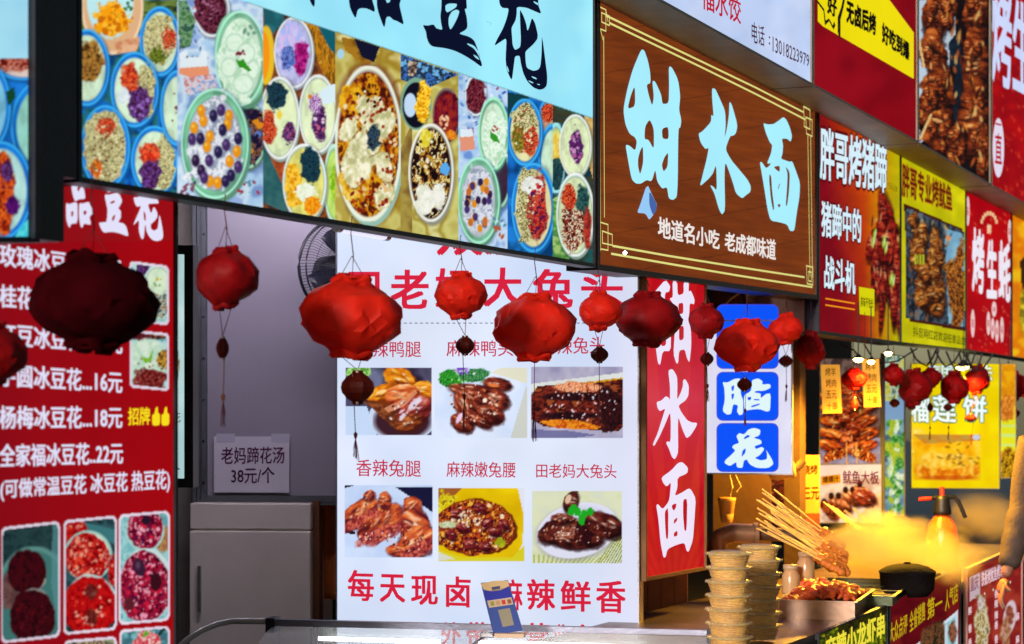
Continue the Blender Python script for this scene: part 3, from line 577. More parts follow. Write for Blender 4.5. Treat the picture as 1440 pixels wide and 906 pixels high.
glyph(g, FAC, [[[(368, -300), (575, -300), (575, 0), (580, 75), (560, 75), (580, 150), (585, 235), (560, 260), (510, 285), (600, 310), (640, 340), (665, 400), (685, 470), (710, 555), (695, 562), (640, 520), (560, 470), (480, 430), (400, 408), (290, 395), (260, 370), (240, 320), (235, 270), (205, 210), (245, 218), (300, 205), (320, 240), (375, 255), (360, 190), (355, 130), (365, 60)],
    [(398, 45), (430, 30), (497, 32), (490, 60), (455, 85), (410, 108), (398, 80)], [(440, 255), (425, 210), (425, 150), (450, 100), (490, 80), (518, 95), (500, 150), (470, 210)],
    [(580, 365), (640, 385), (680, 440), (700, 525), (680, 470), (640, 410), (585, 378)], [(630, 458), (670, 480), (688, 510), (650, 487)]],
    [[(300, -330), (640, -330), (640, -290), (300, -290)]],
    [[(845, -60), (1185, -60), (1180, 40), (1210, 120), (1150, 95), (1080, 65), (1000, 58), (1000, 120), (990, 175), (955, 235), (960, 300), (965, 380), (985, 425), (1030, 400), (1035, 330), (1030, 230), (1025, 75), (1055, 130), (1080, 200), (1090, 265), (1105, 230), (1128, 148), (1155, 195), (1178, 290), (1175, 330), (1140, 375), (1090, 420), (1072, 440), (1075, 520), (1085, 575), (1140, 600), (1180, 590), (1200, 560), (1210, 450), (1212, 300), (1225, 380), (1240, 500), (1258, 640), (1255, 720), (1230, 750), (1190, 760), (1140, 740), (1090, 690), (1055, 620), (1035, 540), (1025, 470), (985, 475), (975, 560), (960, 675), (945, 660), (915, 590), (905, 500), (915, 320), (870, 350), (808, 390), (835, 330), (880, 250), (915, 160), (935, 70), (880, 70), (855, 40)],
     [(1120, 642), (1160, 655), (1172, 672), (1140, 662)], [(1098, 678), (1138, 695), (1140, 706), (1105, 692)], [(1165, 708), (1198, 712), (1190, 722)], [(916, 550), (935, 600), (930, 612), (918, 585)], [(1138, 8), (1185, 30), (1185, 48), (1150, 28)]]], tf(560, 0, 6), NAVY, k=2)
glyph(g, FAC, [[[(300, -200), (385, -200), (385, 60), (372, 92), (345, 60), (318, 0)]], [[(800, -200), (1110, -200), (1110, 0), (1145, 110), (1140, 155), (1100, 135), (1040, 108), (960, 105), (925, 130), (905, 228), (885, 215), (845, 140), (820, 60)]],
    [[(1170, -200), (1490, -200), (1480, -20), (1455, 60), (1475, 150), (1515, 320), (1440, 275), (1370, 250), (1340, 215), (1300, 212), (1285, 240), (1270, 342), (1252, 335), (1220, 250), (1185, 150), (1168, 60)], [(1278, 0), (1345, -5), (1330, 30), (1300, 40)]]], tf(400, 0, 9), NAVY, k=2)
pline(g, FAC, [(684, 30), (691, 33), (689, 36)], .8, (120, 190, 210))
g.build('lettering', P_txt, ban)

# blue bowls sign at the far left, black end post
def p_left(q):
    q.area([(8, 60, 100), (20, 100, 190), (30, 130, 225), (10, 70, 90)], 40); q.clip(fn=lambda x, y: y < 83 - (x * .03)); q.area([(160, 220, 245), (175, 232, 250)], 60)
    q.clip(fn=lambda x, y: y >= 83 - x * .03)
    q.bowl(32, 78, 46, 34, BL, (220, 200, 190)); q.food(30, 86, 32, 12, [(90, 20, 15), (170, 60, 40), (220, 150, 130), (120, 30, 20)], 6)
    q.bowl(62, 178, 46, 66, BL, (150, 215, 200)); q.bowl(-20, 150, 34, 62, BL, (120, 190, 220)); q.poly([(8, 130), (20, 122), (22, 138), (12, 150)], (20, 70, 40))
    q.bowl(2, 268, 42, 68, BL, (180, 225, 220)); q.food(2, 268, 18, 50, [(110, 15, 10), (190, 60, 20), (235, 110, 30), (120, 20, 40)], 8); q.food(10, 240, 8, 12, PUR, 6); q.food(19, 290, 8, 11, [(60, 10, 80), (90, 20, 110)], 6)
    q.poly([(30, 318), (48, 300), (48, 336), (20, 336)], [(60, 190, 210), (90, 220, 225)], sc=8)
LFT = (-60, -70, 334, 47, -70, 333)
sign('banner_sign', FAC, LFT, 'blue-bowl light-box sign cut off by the left edge of the picture', 'sign', p_left, (20, 100, 200), P_lit, M_black, rim=.012, th=.16, fname='picture_panel')
ps = empty('sign_post', FAC.W(FAC.s(80), 1.9, 0), 'black steel box post between the two blue dessert signs', 'post')
MB().pbox(FAC, FAC.s(49.5, .02), FAC.s(90, .02), FAC.z(70, 338, .02), 3.6, -.14, .02).build('post_cover', M_black, ps)
MB().pbox(FAC, FAC.s(90, .02) + .001, FAC.s(109, .02), FAC.z(100, 250, .02), 3.6, -.14, .018).build('post_return', M_black, ps)
MB().pbox(FAC, FAC.s(49.5, .03), FAC.s(58, .03), 1.98, 3.6, .022, .03).build('edge_strip', M_dark, ps)

# ------------------------------------------------------------------ brown sweet noodle sign
def p_brown(q):
    i = np.arange(q.X.size); x = q.X; y = q.Y - .55 * 0 * x
    yy = q.Y + .22 * (x - 836)
    n = fbm(x / 30, (q.Y - .12 * x) / 2.6, 5, 3) * .5 + fbm(x / 60, (q.Y - .2 * x) / 14, 9, 3) * .7
    n = np.clip((n - .6) * 2.0 + .5, 0, 1); c0 = np.array((106, 48, 20.)); c1 = np.array((130, 60, 22.))
    q.put(i, np.ones(i.size), c0 + (c1 - c0) * n[:, None])
    st = np.abs(((q.Y + .18 * x) % 57) - 28) < .6; q.put(i[st], np.full(st.sum(), .35), (50, 22, 12))
brn = sign('noodle_sign', FAC, (841.5, -12, 372, 1146, 150, 415), 'brown wood-look light box with three big pale blue brush characters', 'sign', p_brown, (120, 60, 25), P_lit, M_black, rim=.022, th=.12, fm=mat('dark_brown_frame', (52, 30, 20), .5, .2, .2, 9, .1), fname='wood_panel')
g = MB(); CY = (168, 238, 254); YB = (226, 222, 132)
glyph(g, FAC, [[[(140, 65), (155, 70), (172, 120), (182, 170), (185, 225), (165, 232), (175, 280), (192, 335), (200, 290), (192, 215), (205, 215), (235, 280), (240, 325), (270, 320), (272, 240), (270, 145), (285, 150), (315, 210), (325, 290), (318, 350), (330, 400), (325, 435), (315, 440), (312, 760), (290, 778), (270, 770), (262, 715), (240, 725), (215, 690), (207, 630), (190, 690), (165, 682), (140, 700), (115, 700), (95, 680), (80, 600), (65, 515), (85, 520), (112, 545), (120, 500), (110, 480), (85, 465), (65, 420), (55, 350), (75, 250), (100, 160)],
    [(110, 235), (112, 335), (75, 348), (90, 285)], [(180, 395), (200, 440), (200, 540), (175, 492), (155, 490), (158, 430)], [(238, 440), (268, 430), (270, 490), (240, 488)], [(135, 545), (148, 520), (150, 600), (135, 660), (125, 620), (125, 580)], [(268, 550), (265, 620), (245, 645), (237, 610), (250, 575)]]], tf(860, 50, 3.358), CY, k=2)
glyph(g, FAC, [[[(135, 60), (155, 65), (180, 120), (215, 200), (218, 290), (210, 365), (225, 310), (238, 220), (240, 140), (255, 160), (290, 285), (280, 335), (262, 350), (245, 350), (215, 430), (250, 495), (300, 555), (350, 615), (370, 655), (368, 690), (340, 710), (318, 730), (280, 700), (260, 630), (215, 500), (210, 600), (215, 800), (195, 830), (175, 790), (150, 700), (122, 648), (140, 655), (165, 685), (160, 520), (140, 580), (110, 615), (60, 658), (75, 600), (105, 480), (115, 420), (95, 432), (65, 390), (52, 335), (75, 325), (130, 265), (130, 220), (145, 235), (135, 120)]]], tf(970, 110, 4.31), CY, k=2)
glyph(g, FAC, [[[(110, 110), (140, 120), (180, 118), (215, 95), (245, 70), (265, 85), (290, 140), (305, 200), (295, 237), (270, 215), (235, 215), (245, 260), (240, 320), (228, 350), (290, 372), (305, 365), (330, 430), (358, 510), (355, 600), (335, 720), (320, 835), (290, 835), (272, 790), (215, 775), (160, 765), (140, 690), (120, 560), (105, 470), (88, 375), (100, 370), (130, 415), (150, 400), (165, 380), (135, 385), (165, 310), (172, 258), (155, 240), (130, 180)],
    [(180, 405), (222, 395), (222, 440), (200, 425)], [(155, 450), (165, 470), (170, 560), (185, 680), (178, 702), (162, 620), (150, 480)], [(260, 400), (290, 440), (285, 560), (272, 665), (262, 665), (270, 560), (275, 450)], [(225, 515), (215, 550), (208, 560), (218, 520)], [(205, 655), (230, 655), (218, 682)]]], tf(1050, 150, 4.77), CY, k=2)
glyph(g, FAC, [[[(168, 700), (195, 760), (215, 800), (210, 830), (195, 850), (178, 872), (160, 840), (120, 838), (135, 800)]]], tf(860, 50, 3.358), (150, 200, 245))
glyph(g, FAC, [[[(178, 730), (215, 800), (210, 830), (195, 850), (178, 800)]]], tf(860, 50, 3.358), (70, 100, 165), o=.0055)
text(g, FAC, '地道名小吃', 925, 1012, 319, 338, 31, 27, (240, 232, 226), .035, shear=.0)
text(g, FAC, '老成都味道', 1019, 1091, 339, 352, 27, 30, (240, 232, 226), .035)
g.build('lettering', P_txt, brn)
g = MB(); BO = .006
for a in ([(852, 22), (985, 86), (1062, 123), (1130, 158)], [(858, 33), (985, 94), (1062, 132), (1132, 168)], [(843.5, 56), (844.5, 352)], [(849, 52), (850, 305)], [(1136, 190), (1139, 388)], [(1140, 192), (1142.5, 390)],
          [(862, 346), (940, 360), (1040, 376), (1131, 390)], [(860, 357), (940, 371), (1040, 388), (1142, 404)]): pline(g, FAC, a, 3.1 if abs(a[0][0] - a[-1][0]) > 30 else 2.1, YB, BO)
for a in ([(841.5, 9), (852, 14), (852, 44), (842, 40), (841.5, 9)], [(846, 18), (857, 23), (857, 36), (846, 31), (846, 18)], [(844, 40), (848, 56)], [(852, 14), (855, 30)], [(842, 312), (855, 316), (855, 352), (843, 350), (842, 312)], [(847, 325), (861, 330), (861, 345), (847, 342), (847, 325)],
          [(1130, 150), (1139, 155), (1139, 182), (1131, 178), (1130, 150)], [(1133, 165), (1142, 169), (1142, 192), (1134, 188), (1133, 165)], [(1134, 374), (1143, 376), (1143, 401), (1135, 399), (1134, 374)], [(1137, 382), (1141, 383), (1141, 396), (1137, 395), (1137, 382)]): pline(g, FAC, a, 1.9, YB, BO + .0008)
g.build('fretwork_border', P_txt, brn)
st = MB(); st.lathe([(0, -.008), (.006, -.004), (.008, 0), (.006, .004), (0, .008)], 10, c=FAC.W(FAC.s(872), FAC.z(872, 356), .02))
lo = st.build('indicator_lamp', glow('indicator_white', (255, 255, 255), 9), brn)

# ------------------------------------------------------------------ upper row of signs
UP = .2
def p_phone(q): q.area([(176, 198, 240), (192, 210, 246), (205, 218, 250)], 60)
ph = sign('dumpling_sign', FAC, (905, -90, -13, 1139.5, -90, 117), 'pale lavender light box with a telephone number under red characters', 'sign', p_phone, (190, 205, 245), P_lit, M_soff, o=UP, th=.2, step=3)
g = MB(); text(g, FAC, '福水饺', 986, 1042, -9, 17, 42, 36, (190, 25, 50), .02, UP + .004); text(g, FAC, '电话', 1057, 1075, 45, 52, 30, 28, (70, 40, 60), .01, UP + .004); text(g, FAC, ':', 1081, 1083, 57, 57, 12, 12, (70, 40, 60), .02, UP + .004)
text(g, FAC, '13018223979', 1086.5, 1138, 62, 86, 22, 17, (70, 40, 60), .01, UP + .004); g.build('lettering', P_txt, ph)
def p_red(q): q.area([(140, 4, 20), (128, 3, 18), (150, 8, 26)], 90)
rd = sign('grill_sign', FAC, (1143, -90, 119, 1288, -90, 198), 'dark red upper sign crossed by a yellow slanting band of black characters', 'sign', p_red, (140, 5, 22), P_lit, M_soff, o=UP, th=.2, step=3)
g = MB(); YL = (238, 220, 10); UO = UP + .004
poly(g, FAC, [(1150, -40), (1232, -25), (1285, 46), (1285, 111), (1157, 37), (1150, 30)], YL, UO)
poly(g, FAC, [(1148, -50), (1200, -50), (1190, -10), (1186, 12), (1182, 28), (1182, 58), (1175, 36), (1172, 42), (1166, 30), (1160, 36), (1158, 16), (1148, 2)], (30, 20, 10), UO + .0008)
poly(g, FAC, [(1148, -50), (1196, -50), (1187, -10), (1183, 10), (1178, 24), (1178, 46), (1173, 30), (1171, 36), (1166, 26), (1161, 29), (1159, 13), (1148, -2)], YL, UO + .0016)
text(g, FAC, '好', 1163, 1177, 4, 12, 30, 28, (20, 10, 10), .05, UO + .0022)
text(g, FAC, '无卤后烤', 1190, 1232, 15, 36, 34, 30, (16, 10, 8), .06, UO + .0022); text(g, FAC, '好吃到爆', 1240, 1279, 45, 74, 30, 26, (16, 10, 8), .06, UO + .0022)
g.build('lettering', P_txt, rd)
def p_char(q):
    q.area([(14, 8, 12), (24, 16, 20)], 20); q.poly([(1290, 0), (1343, 0), (1343, 110), (1326, 90), (1300, 196), (1290, 206)], (186, 205, 220))
    q.poly([(1334, 60), (1350, 40), (1355, 150), (1345, 200), (1338, 140)], [(26, 40, 56), (16, 26, 40)], sc=14)
    K = [(30, 12, 10), (90, 32, 14), (150, 62, 22), (205, 110, 40), (120, 45, 20), (50, 20, 12)]
    for x, y, a, b, r in ((1316, 20, 18, 40, 5), (1312, 75, 18, 36, -8), (1333, 20, 9, 22, 30), (1320, 130, 22, 40, 5), (1305, 150, 14, 34, 10), (1322, 185, 22, 34, 0), (1372, 20, 18, 60, 0), (1370, 100, 18, 60, 0), (1368, 170, 20, 60, 5), (1382, 215, 10, 40, 0), (1345, 205, 14, 30, 0)):
        q.meat(x, y, a, b, r, [(26, 10, 10), (80, 28, 14), (136, 54, 20), (190, 96, 36), (240, 180, 110)], wob=.35, n=9)
        for _k in range(7): q.meat(x + rng.uniform(-a, a) * .6, y + rng.uniform(-b, b) * .7, rng.uniform(3, 6), rng.uniform(8, 15), rng.uniform(-30, 30), [(24, 8, 8), (90, 30, 14), (150, 60, 22), (205, 110, 44), (240, 190, 120)], n=2)
    for _ in range(90): q.ell(rng.uniform(1295, 1386), rng.uniform(0, 235), rng.uniform(1, 2.4), rng.uniform(3, 9), rng.choice([(225, 150, 60), (190, 90, 30), (40, 14, 10), (110, 34, 16), (235, 190, 110), (24, 10, 10)]), rot=rng.uniform(-25, 25), a=.75)
    for a in ((1290, 55, 1298, 95), (1292, 196, 1308, 160)): q.poly([(a[0], a[1]), (a[0] + 4, a[1]), (a[2] + 3, a[3]), (a[2], a[3])], (225, 185, 120))
sign('grill_sign', FAC, (1290.5, -90, 200, 1391, -90, 258), 'upper sign panel filled with a dark photo of charred grilled meat', 'sign', p_char, (20, 12, 14), P_lit, M_soff, o=UP, th=.2, fname='picture_panel')
def p_oy(q):
    q.area([(176, 8, 14), (150, 4, 16), (196, 14, 18)], 50)
    for _ in range(70): q.ell(rng.uniform(1394, 1440), rng.uniform(90, 280), .7, rng.uniform(1.5, 4), (225, 70, 40), rot=rng.uniform(-40, 0), a=.8)
oy = sign('oyster_sign', FAC, (1394, -90, 260, 1500, -90, 318), 'upper red sign with huge white brush characters cut off at the right edge', 'sign', p_oy, (170, 8, 16), P_lit, M_soff, o=UP, th=.2, step=2)
g = MB(); text(g, FAC, '烤生蚝', 1394, 1475, 40, 95, 150, 120, (205, 215, 250), .035, UO); poly(g, FAC, [(1404 + 8 * math.cos(t * .3), 208 + 42 * math.sin(t * .3)) for t in range(21)], (225, 215, 235), UO); text(g, FAC, '直', 1399, 1409, 208, 210, 44, 44, (180, 10, 30), .02, UO + .002); text(g, FAC, '一', 1400, 1408, 174, 176, 3, 3, (180, 10, 30), .02, UO + .002)
g.build('lettering', P_txt, oy)

# ------------------------------------------------------------------ lower row, right
def p_trot(q):
    u = np.clip((q.X - 1157) / 70 + (240 - q.Y) / 500, 0, 1); u2 = np.clip((q.X - 1215) / 45, 0, 1)
    c = np.array((126, 8, 24.))[None] * (1 - u[:, None]) + np.array((214, 84, 6.))[None] * u[:, None]; c = c * (1 - u2[:, None]) + np.array((190, 176, 8.))[None] * u2[:, None]
    q.put(np.arange(q.X.size), np.ones(q.X.size), c * (0.9 + .2 * fbm(q.X / 20, q.Y / 20, 3)[:, None]))
    K = [(50, 8, 8), (120, 18, 12), (170, 40, 18), (90, 12, 12), (215, 110, 50), (60, 10, 10)]
    for x, y, a, b, r in ((1247, 318, 12, 40, -6), (1226, 345, 8, 22, 10), (1234, 380, 9, 42, 4), (1252, 375, 12, 55, -4), (1246, 340, 18, 34, 0), (1262, 400, 7, 55, 0), (1241, 420, 4, 45, 4), (1242, 292, 5, 26, -10), (1257, 430, 5, 30, 0), (1265, 445, 4, 26, 0)): q.meat(x, y, a, b, r, [(44, 6, 8), (104, 14, 14), (150, 30, 20), (190, 70, 40), (238, 176, 130)], wob=.25, n=7)
    for _ in range(70): q.ell(rng.uniform(1225, 1266), rng.uniform(305, 430), rng.uniform(.8, 1.8), rng.uniform(3, 8), rng.choice([(230, 170, 110), (200, 70, 40), (60, 8, 10), (40, 6, 8)]), rot=rng.uniform(-15, 15), a=.7)
    for x, y in ((1230, 330), (1243, 340), (1253, 392), (1228, 340), (1246, 348), (1256, 395)): q.ell(x, y, 2, 9, (150, 190, 40), rot=8); q.ell(x + 1, y, .8, 6, (230, 240, 190), rot=8)
tr = sign('trotter_sign', FAC, (1150.5, 157, 465, 1265, 214, 481), 'red and orange light box with white characters and a hanging roast trotter', 'sign', p_trot, (170, 30, 14), P_lit, M_black, rim=.018, th=.12)
g = MB(); W2 = (214, 240, 252); OLC = (90, 8, 16)
text(g, FAC, '胖哥烤猪蹄', 1153, 1247, 214, 238, 76, 70, W2, .035, ol=OLC); text(g, FAC, '猪蹄中的', 1155, 1211, 307, 319, 52, 48, W2, .035, ol=OLC); text(g, FAC, '战斗机', 1159, 1203, 382, 392, 48, 46, W2, .035, ol=OLC)
pline(g, FAC, [(1161, 420), (1202, 427)], 2, (250, 150, 20)); pline(g, FAC, [(1161, 429), (1202, 435.5)], 2, (250, 150, 20))
poly(g, FAC, [(1208, 403.5), (1229.5, 407), (1229.5, 445), (1209, 442)], (214, 208, 10), .003); text(g, FAC, '美味不怕长', 1210, 1228, 424, 427, 15, 14, (60, 50, 10), .02, .0045); text(g, FAC, '扫码点单', 1248.5, 1262, 260, 267, 10, 10, (90, 80, 10), .0, .0045)
g.build('lettering', P_txt, tr)
def p_fish(q):
    q.area([(206, 198, 6), (190, 184, 8), (220, 212, 20)], 40); q.poly([(1271, 286), (1353, 322), (1358, 466), (1279, 452)], (70, 22, 12))
    q.clip(fn=lambda x, y: (x > 1273.5) & (x < 1356) & (y > 291 + (x - 1273) * .42) & (y < 449 + (x - 1279) * .16))
    q.area([(40, 46, 56), (70, 84, 98), (24, 28, 36), (96, 110, 120)], 16, .5)
    K = [(44, 20, 10), (110, 52, 18), (160, 88, 26), (200, 130, 50), (80, 34, 14)]
    for x, y, a, b, r in ((1290, 350, 14, 44, -14), (1303, 400, 16, 40, -10), (1315, 345, 12, 40, 8), (1317, 390, 12, 30, 0), (1312, 425, 18, 24, 0), (1284, 315, 8, 20, 0)):
        for _k in range(6): q.meat(x + rng.uniform(-a, a) * .5, y + rng.uniform(-b, b) * .6, a * .55, b * .4, r + rng.uniform(-15, 15), [(40, 18, 10), (104, 48, 18), (160, 86, 28), (206, 136, 54), (244, 210, 140)], wob=.3, n=4)
    q.poly([(1328, 320), (1356, 330), (1358, 460), (1334, 455)], [(140, 190, 210), (110, 160, 190)], sc=12)
    for x, y, a, b, r in ((1346, 380, 7, 34, 8), (1342, 410, 9, 40, -6), (1350, 420, 8, 35, 6)): q.food(x, y, a, b, K, 4, rot=r, wob=.4, ar=.5, con=2.8)
    for _ in range(80): q.ell(rng.uniform(1276, 1355), rng.uniform(310, 450), rng.uniform(.8, 1.8), rng.uniform(2, 6), rng.choice([(225, 170, 80), (40, 18, 12), (170, 90, 30), (20, 10, 10)]), rot=rng.uniform(-40, 40), a=.65)
    for k in range(4): q.poly([(1286 + k * 3.6, 358), (1288.5 + k * 3.6, 358), (1288.5 + k * 3.6, 372), (1286 + k * 3.6, 372)], (170, 180, 40))
fs = sign('fish_sign', FAC, (1266, 214, 481, 1357, 260, 491), 'yellow light box with a framed photo of grilled fish under brown characters', 'sign', p_fish, (205, 198, 10), P_lit, M_black, rim=.008, th=.12)
g = MB(); text(g, FAC, '胖哥专业烤鱿鱼', 1267.5 + 1, 1339, 252, 280, 48, 36, (96, 30, 10), .03, ol=(190, 120, 20), olw=.03); text(g, FAC, '抖音网红店欢迎任意品尝', 1284, 1357, 466, 480, 15, 12, (60, 66, 10), .02)
text(g, FAC, '烤串', 1330, 1337, 334, 336, 7, 7, (230, 140, 30), .04); g.build('lettering', P_txt, fs)
def p_oy2(q):
    q.area([(190, 8, 16), (170, 5, 18), (204, 16, 22)], 50)
    for _ in range(90): q.ell(rng.uniform(1362, 1425), rng.uniform(262, 500), .7, rng.uniform(1.2, 3), (238, 110, 70), rot=rng.uniform(-60, 0), a=.8)
o2 = sign('oyster_sign', FAC, (1358, 260, 491, 1421, 290, 501), 'red lower light box with three squeezed white characters and white oval stamps', 'sign', p_oy2, (185, 8, 18), P_lit, M_black, rim=.008, th=.12, step=1.2)
g = MB(); WW = (238, 232, 244)
text(g, FAC, '烤', 1367, 1384, 364, 370, 92, 88, WW, .04); text(g, FAC, '生', 1387.5, 1402, 377, 380, 84, 80, WW, .04); text(g, FAC, '蚝', 1404, 1421, 380, 384, 86, 82, WW, .04)
for x, y, a, b in ((1359.5 + 1.5, 297, 2.6, 21), (1420, 326, 2.6, 17), (1368, 455, 2.8, 20), (1430 - 6, 0, 0, 0), (1429, 466, 2.4, 17), (1390, 455, 2.6, 17), (1396, 462, 2.6, 15), (1402, 466, 2.6, 16), (1409, 464, 2.6, 18), (1398, 435, 3.4, 11)):
    if not (a and x < 1421): continue
    g2 = MB(); poly(g2, FAC, [(x + a * math.cos(t * .42), y + b * math.sin(t * .42)) for t in range(15)], (235, 200, 200), .003); text(g2, FAC, '味', x - a * .6, x + a * .6, y, y, b * .7, b * .7, (190, 20, 30), .01, .0045); g2.build('oval_stamp', P_txt, o2)
for k in range(8): t = R(200 + k * 20); poly(g, FAC, [(1391 + 11 * math.cos(t) + dx, 318 + 18 * math.sin(t) + dy) for dx, dy in ((-1.6, -3), (1.6, -2.6), (1.6, 3), (-1.6, 2.6))], (240, 190, 140), .003)
text(g, FAC, '鲜', 1388, 1394, 322, 323, 14, 14, (240, 200, 160), .05)
g.build('lettering', P_txt, o2)
def p_yel(q): q.area([(236, 150, 8), (226, 120, 6), (245, 190, 20)], 30); q.poly([(1434, 368), (1445, 356), (1445, 400), (1438, 420)], (60, 30, 10)); q.food(1440, 440, 6, 30, [(225, 200, 40), (120, 110, 20)], 6)
sign('snack_sign', FAC, (1422.5, 291, 501, 1490, 320, 512), 'orange-yellow light box cut off at the right edge beside the oyster sign', 'sign', p_yel, (236, 150, 8), P_lit, M_black, rim=.008, th=.12, step=1.5, fname='picture_panel')

# ------------------------------------------------------------------ left menu poster
LP = Plane(FAC.W(0, 0, -.1)[0], FAC.W(0, 0, -.1)[1], 90 - 25.57)
def photoframe(q, x0, y0, x1, y1, dy, r, bgc):
    """rounded white frame with a picture background; dy = drop across the width"""
    def inside(x0, y0, x1, y1, r):
        def f(x, y):
            yy = y - dy * (x - x0) / (x1 - x0); ax = np.maximum(np.maximum(x0 + r - x, x - x1 + r), 0); ay = np.maximum(np.maximum(y0 + r * 1.3 - yy, yy - y1 + r * 1.3), 0) / 1.3
            return (x > x0) & (x < x1) & (yy > y0) & (yy < y1) & (ax * ax + ay * ay < r * r)
        return f
    q.clip(fn=inside(x0, y0, x1, y1, r)); q.area([(232, 215, 235), (240, 225, 240)], 30)
    q.clip(fn=inside(x0 + 2.6, y0 + 3.6, x1 - 2.6, y1 - 3.6, r * .8)); q.area(bgc, 14)
def p_menu(q):
    u = np.clip((q.X) / 245, 0, 1)[:, None]; v = np.clip((q.Y - 250) / 600, 0, 1)[:, None]
    q.put(np.arange(q.X.size), np.ones(q.X.size), np.array((150, 12, 24.)) * (1 - u) + np.array((178, 8, 18.)) * u)
    i = np.nonzero(q.Y < 340)[0]; q.put(i, np.full(i.size, .35), (150, 30, 32))
    i = np.arange(q.X.size); q.put(i, .1 * fbm(q.X / 60, q.Y / 90, 4), (90, 0, 10))
    TQ = [(130, 190, 190), (175, 220, 215), (200, 232, 228), (110, 170, 175)]
    photoframe(q, 182, 367, 237.5, 451, 7, 6, TQ); q.food(200, 378, 8, 9, PUR, 3); q.bowl(222, 396, 18, 22, (170, 215, 190), (215, 238, 205), tk=.1, sh=(80, 130, 130)); q.spk(224, 396, 8, 8, 8, 2, [(200, 190, 50), (120, 160, 80)]); q.ell(222, 432, 17, 18, (190, 220, 200), soft=3); q.food(224, 430, 12, 14, [(30, 20, 30), (190, 215, 200), (150, 90, 40)], 4)
    photoframe(q, 182.5, 464, 238, 545, 5, 6, TQ); q.food(200, 473, 13, 6, [(70, 15, 30), (110, 30, 40)], 3); q.food(222, 472, 12, 5, [(30, 15, 20), (150, 90, 60)], 3); q.ell(207, 512, 26, 36, (200, 232, 210), soft=3); q.food(205, 500, 20, 18, [(190, 225, 200), (225, 242, 220)], 7); q.poly([(197, 500), (208, 505), (216, 490), (213, 508), (204, 511)], (130, 190, 40)); q.food(212, 533, 20, 13, [(60, 10, 12), (120, 30, 30), (160, 70, 60)], 3); q.food(230, 505, 8, 12, [(60, 30, 20), (220, 170, 60), (150, 90, 40)], 4); q.spk(205, 515, 14, 12, 8, 1.6, [(110, 40, 40), (150, 60, 40)])
    JEL = [(110, 5, 12), (180, 10, 16), (215, 35, 25), (150, 5, 12), (235, 150, 130)]; BER = [(60, 5, 25), (140, 15, 50), (190, 25, 60), (100, 10, 45), (235, 150, 170)]; DK = [(52, 8, 16), (74, 10, 20), (40, 6, 14)]
    photoframe(q, 1.5, 742, 84, 905, -9, 7, [(22, 44, 48), (40, 68, 70), (30, 52, 56)])
    q.ell(48, 858, 58, 88, (66, 120, 116), soft=4); q.ring(48, 858, 57, 87, 3, (110, 165, 155), a=.7); q.poly([(74, 738), (84, 738), (84, 900), (72, 820)], (90, 150, 150), a=.7); q.food(14, 830, 14, 28, [(90, 60, 60), (120, 84, 80)], 8)
    q.ell(40, 806, 25, 32, (160, 160, 150), wob=.1); q.food(37, 805, 24, 29, DK, 6, wob=.12); q.ell(46, 868, 30, 40, (140, 140, 140), wob=.1); q.food(45, 868, 28, 34, DK, 6, wob=.12)
    q.spk(46, 866, 22, 26, 20, 1.8, [(110, 14, 24), (86, 20, 26)])
    photoframe(q, 89.5, 732, 164, 893, -7, 7, [(30, 60, 66), (50, 90, 96), (24, 44, 50)])
    q.poly([(120, 735), (162, 745), (162, 765), (118, 750)], (60, 120, 125)); q.food(104, 755, 18, 30, JEL, 4); q.ell(124, 782, 34, 36, (160, 205, 195)); q.ell(124, 780, 30, 31, (215, 230, 215)); q.food(122, 784, 28, 29, JEL, 4.5, wob=.12); q.spk(122, 784, 24, 26, 40, 2.4, [(230, 60, 40), (140, 5, 14), (240, 150, 120)], 1)
    q.food(160, 806, 8, 20, JEL, 5); q.ell(127, 850, 38, 42, (190, 215, 212), wob=.06); q.food(127, 852, 34, 37, [(150, 4, 12), (185, 8, 14), (205, 22, 20), (160, 6, 12)], 5, wob=.12); q.spk(127, 852, 28, 32, 60, 2.4, [(225, 50, 40), (130, 4, 12), (235, 160, 140)], 1); q.food(128, 832, 8, 9, [(70, 20, 20), (100, 50, 40)], 4, a=.8); q.food(130, 868, 7, 10, [(70, 20, 20), (100, 50, 40)], 4, a=.8)
    photoframe(q, 167, 724, 238.5, 879, -6, 7, [(120, 185, 190), (160, 212, 212), (100, 165, 172)])
    q.food(232, 760, 10, 16, [(150, 100, 60), (190, 140, 90)], 6); q.ell(204, 746, 27, 30, (175, 215, 210)); q.food(204, 744, 23, 25, BER, 4, wob=.12); q.spk(204, 746, 19, 20, 34, 2.6, [(210, 30, 60), (60, 10, 60), (110, 10, 50), (240, 170, 190)], 1); q.ell(205, 732, 6, 7, (40, 20, 40), wob=.2)
    q.ell(206, 822, 38, 52, (205, 228, 228), wob=.04); q.food(204, 826, 32, 45, BER, 4.5, wob=.12); q.spk(204, 830, 27, 38, 80, 3, [(205, 25, 60), (150, 15, 50), (90, 10, 50), (240, 150, 180)], 1); q.ell(196, 798, 8, 13, (58, 28, 52), rot=-15, wob=.15); q.ell(194, 795, 3, 5, (110, 80, 110), a=.7, soft=3); q.ell(219, 818, 8, 13, (60, 14, 28), wob=.15); q.ell(182, 850, 7, 9, (90, 30, 40), wob=.2)
    photoframe(q, 90, 901, 164, 1000, -6, 7, [(40, 60, 50), (190, 190, 150), (90, 40, 50)]); q.food(125, 912, 26, 12, [(60, 20, 40), (200, 190, 140), (110, 60, 50)], 4)
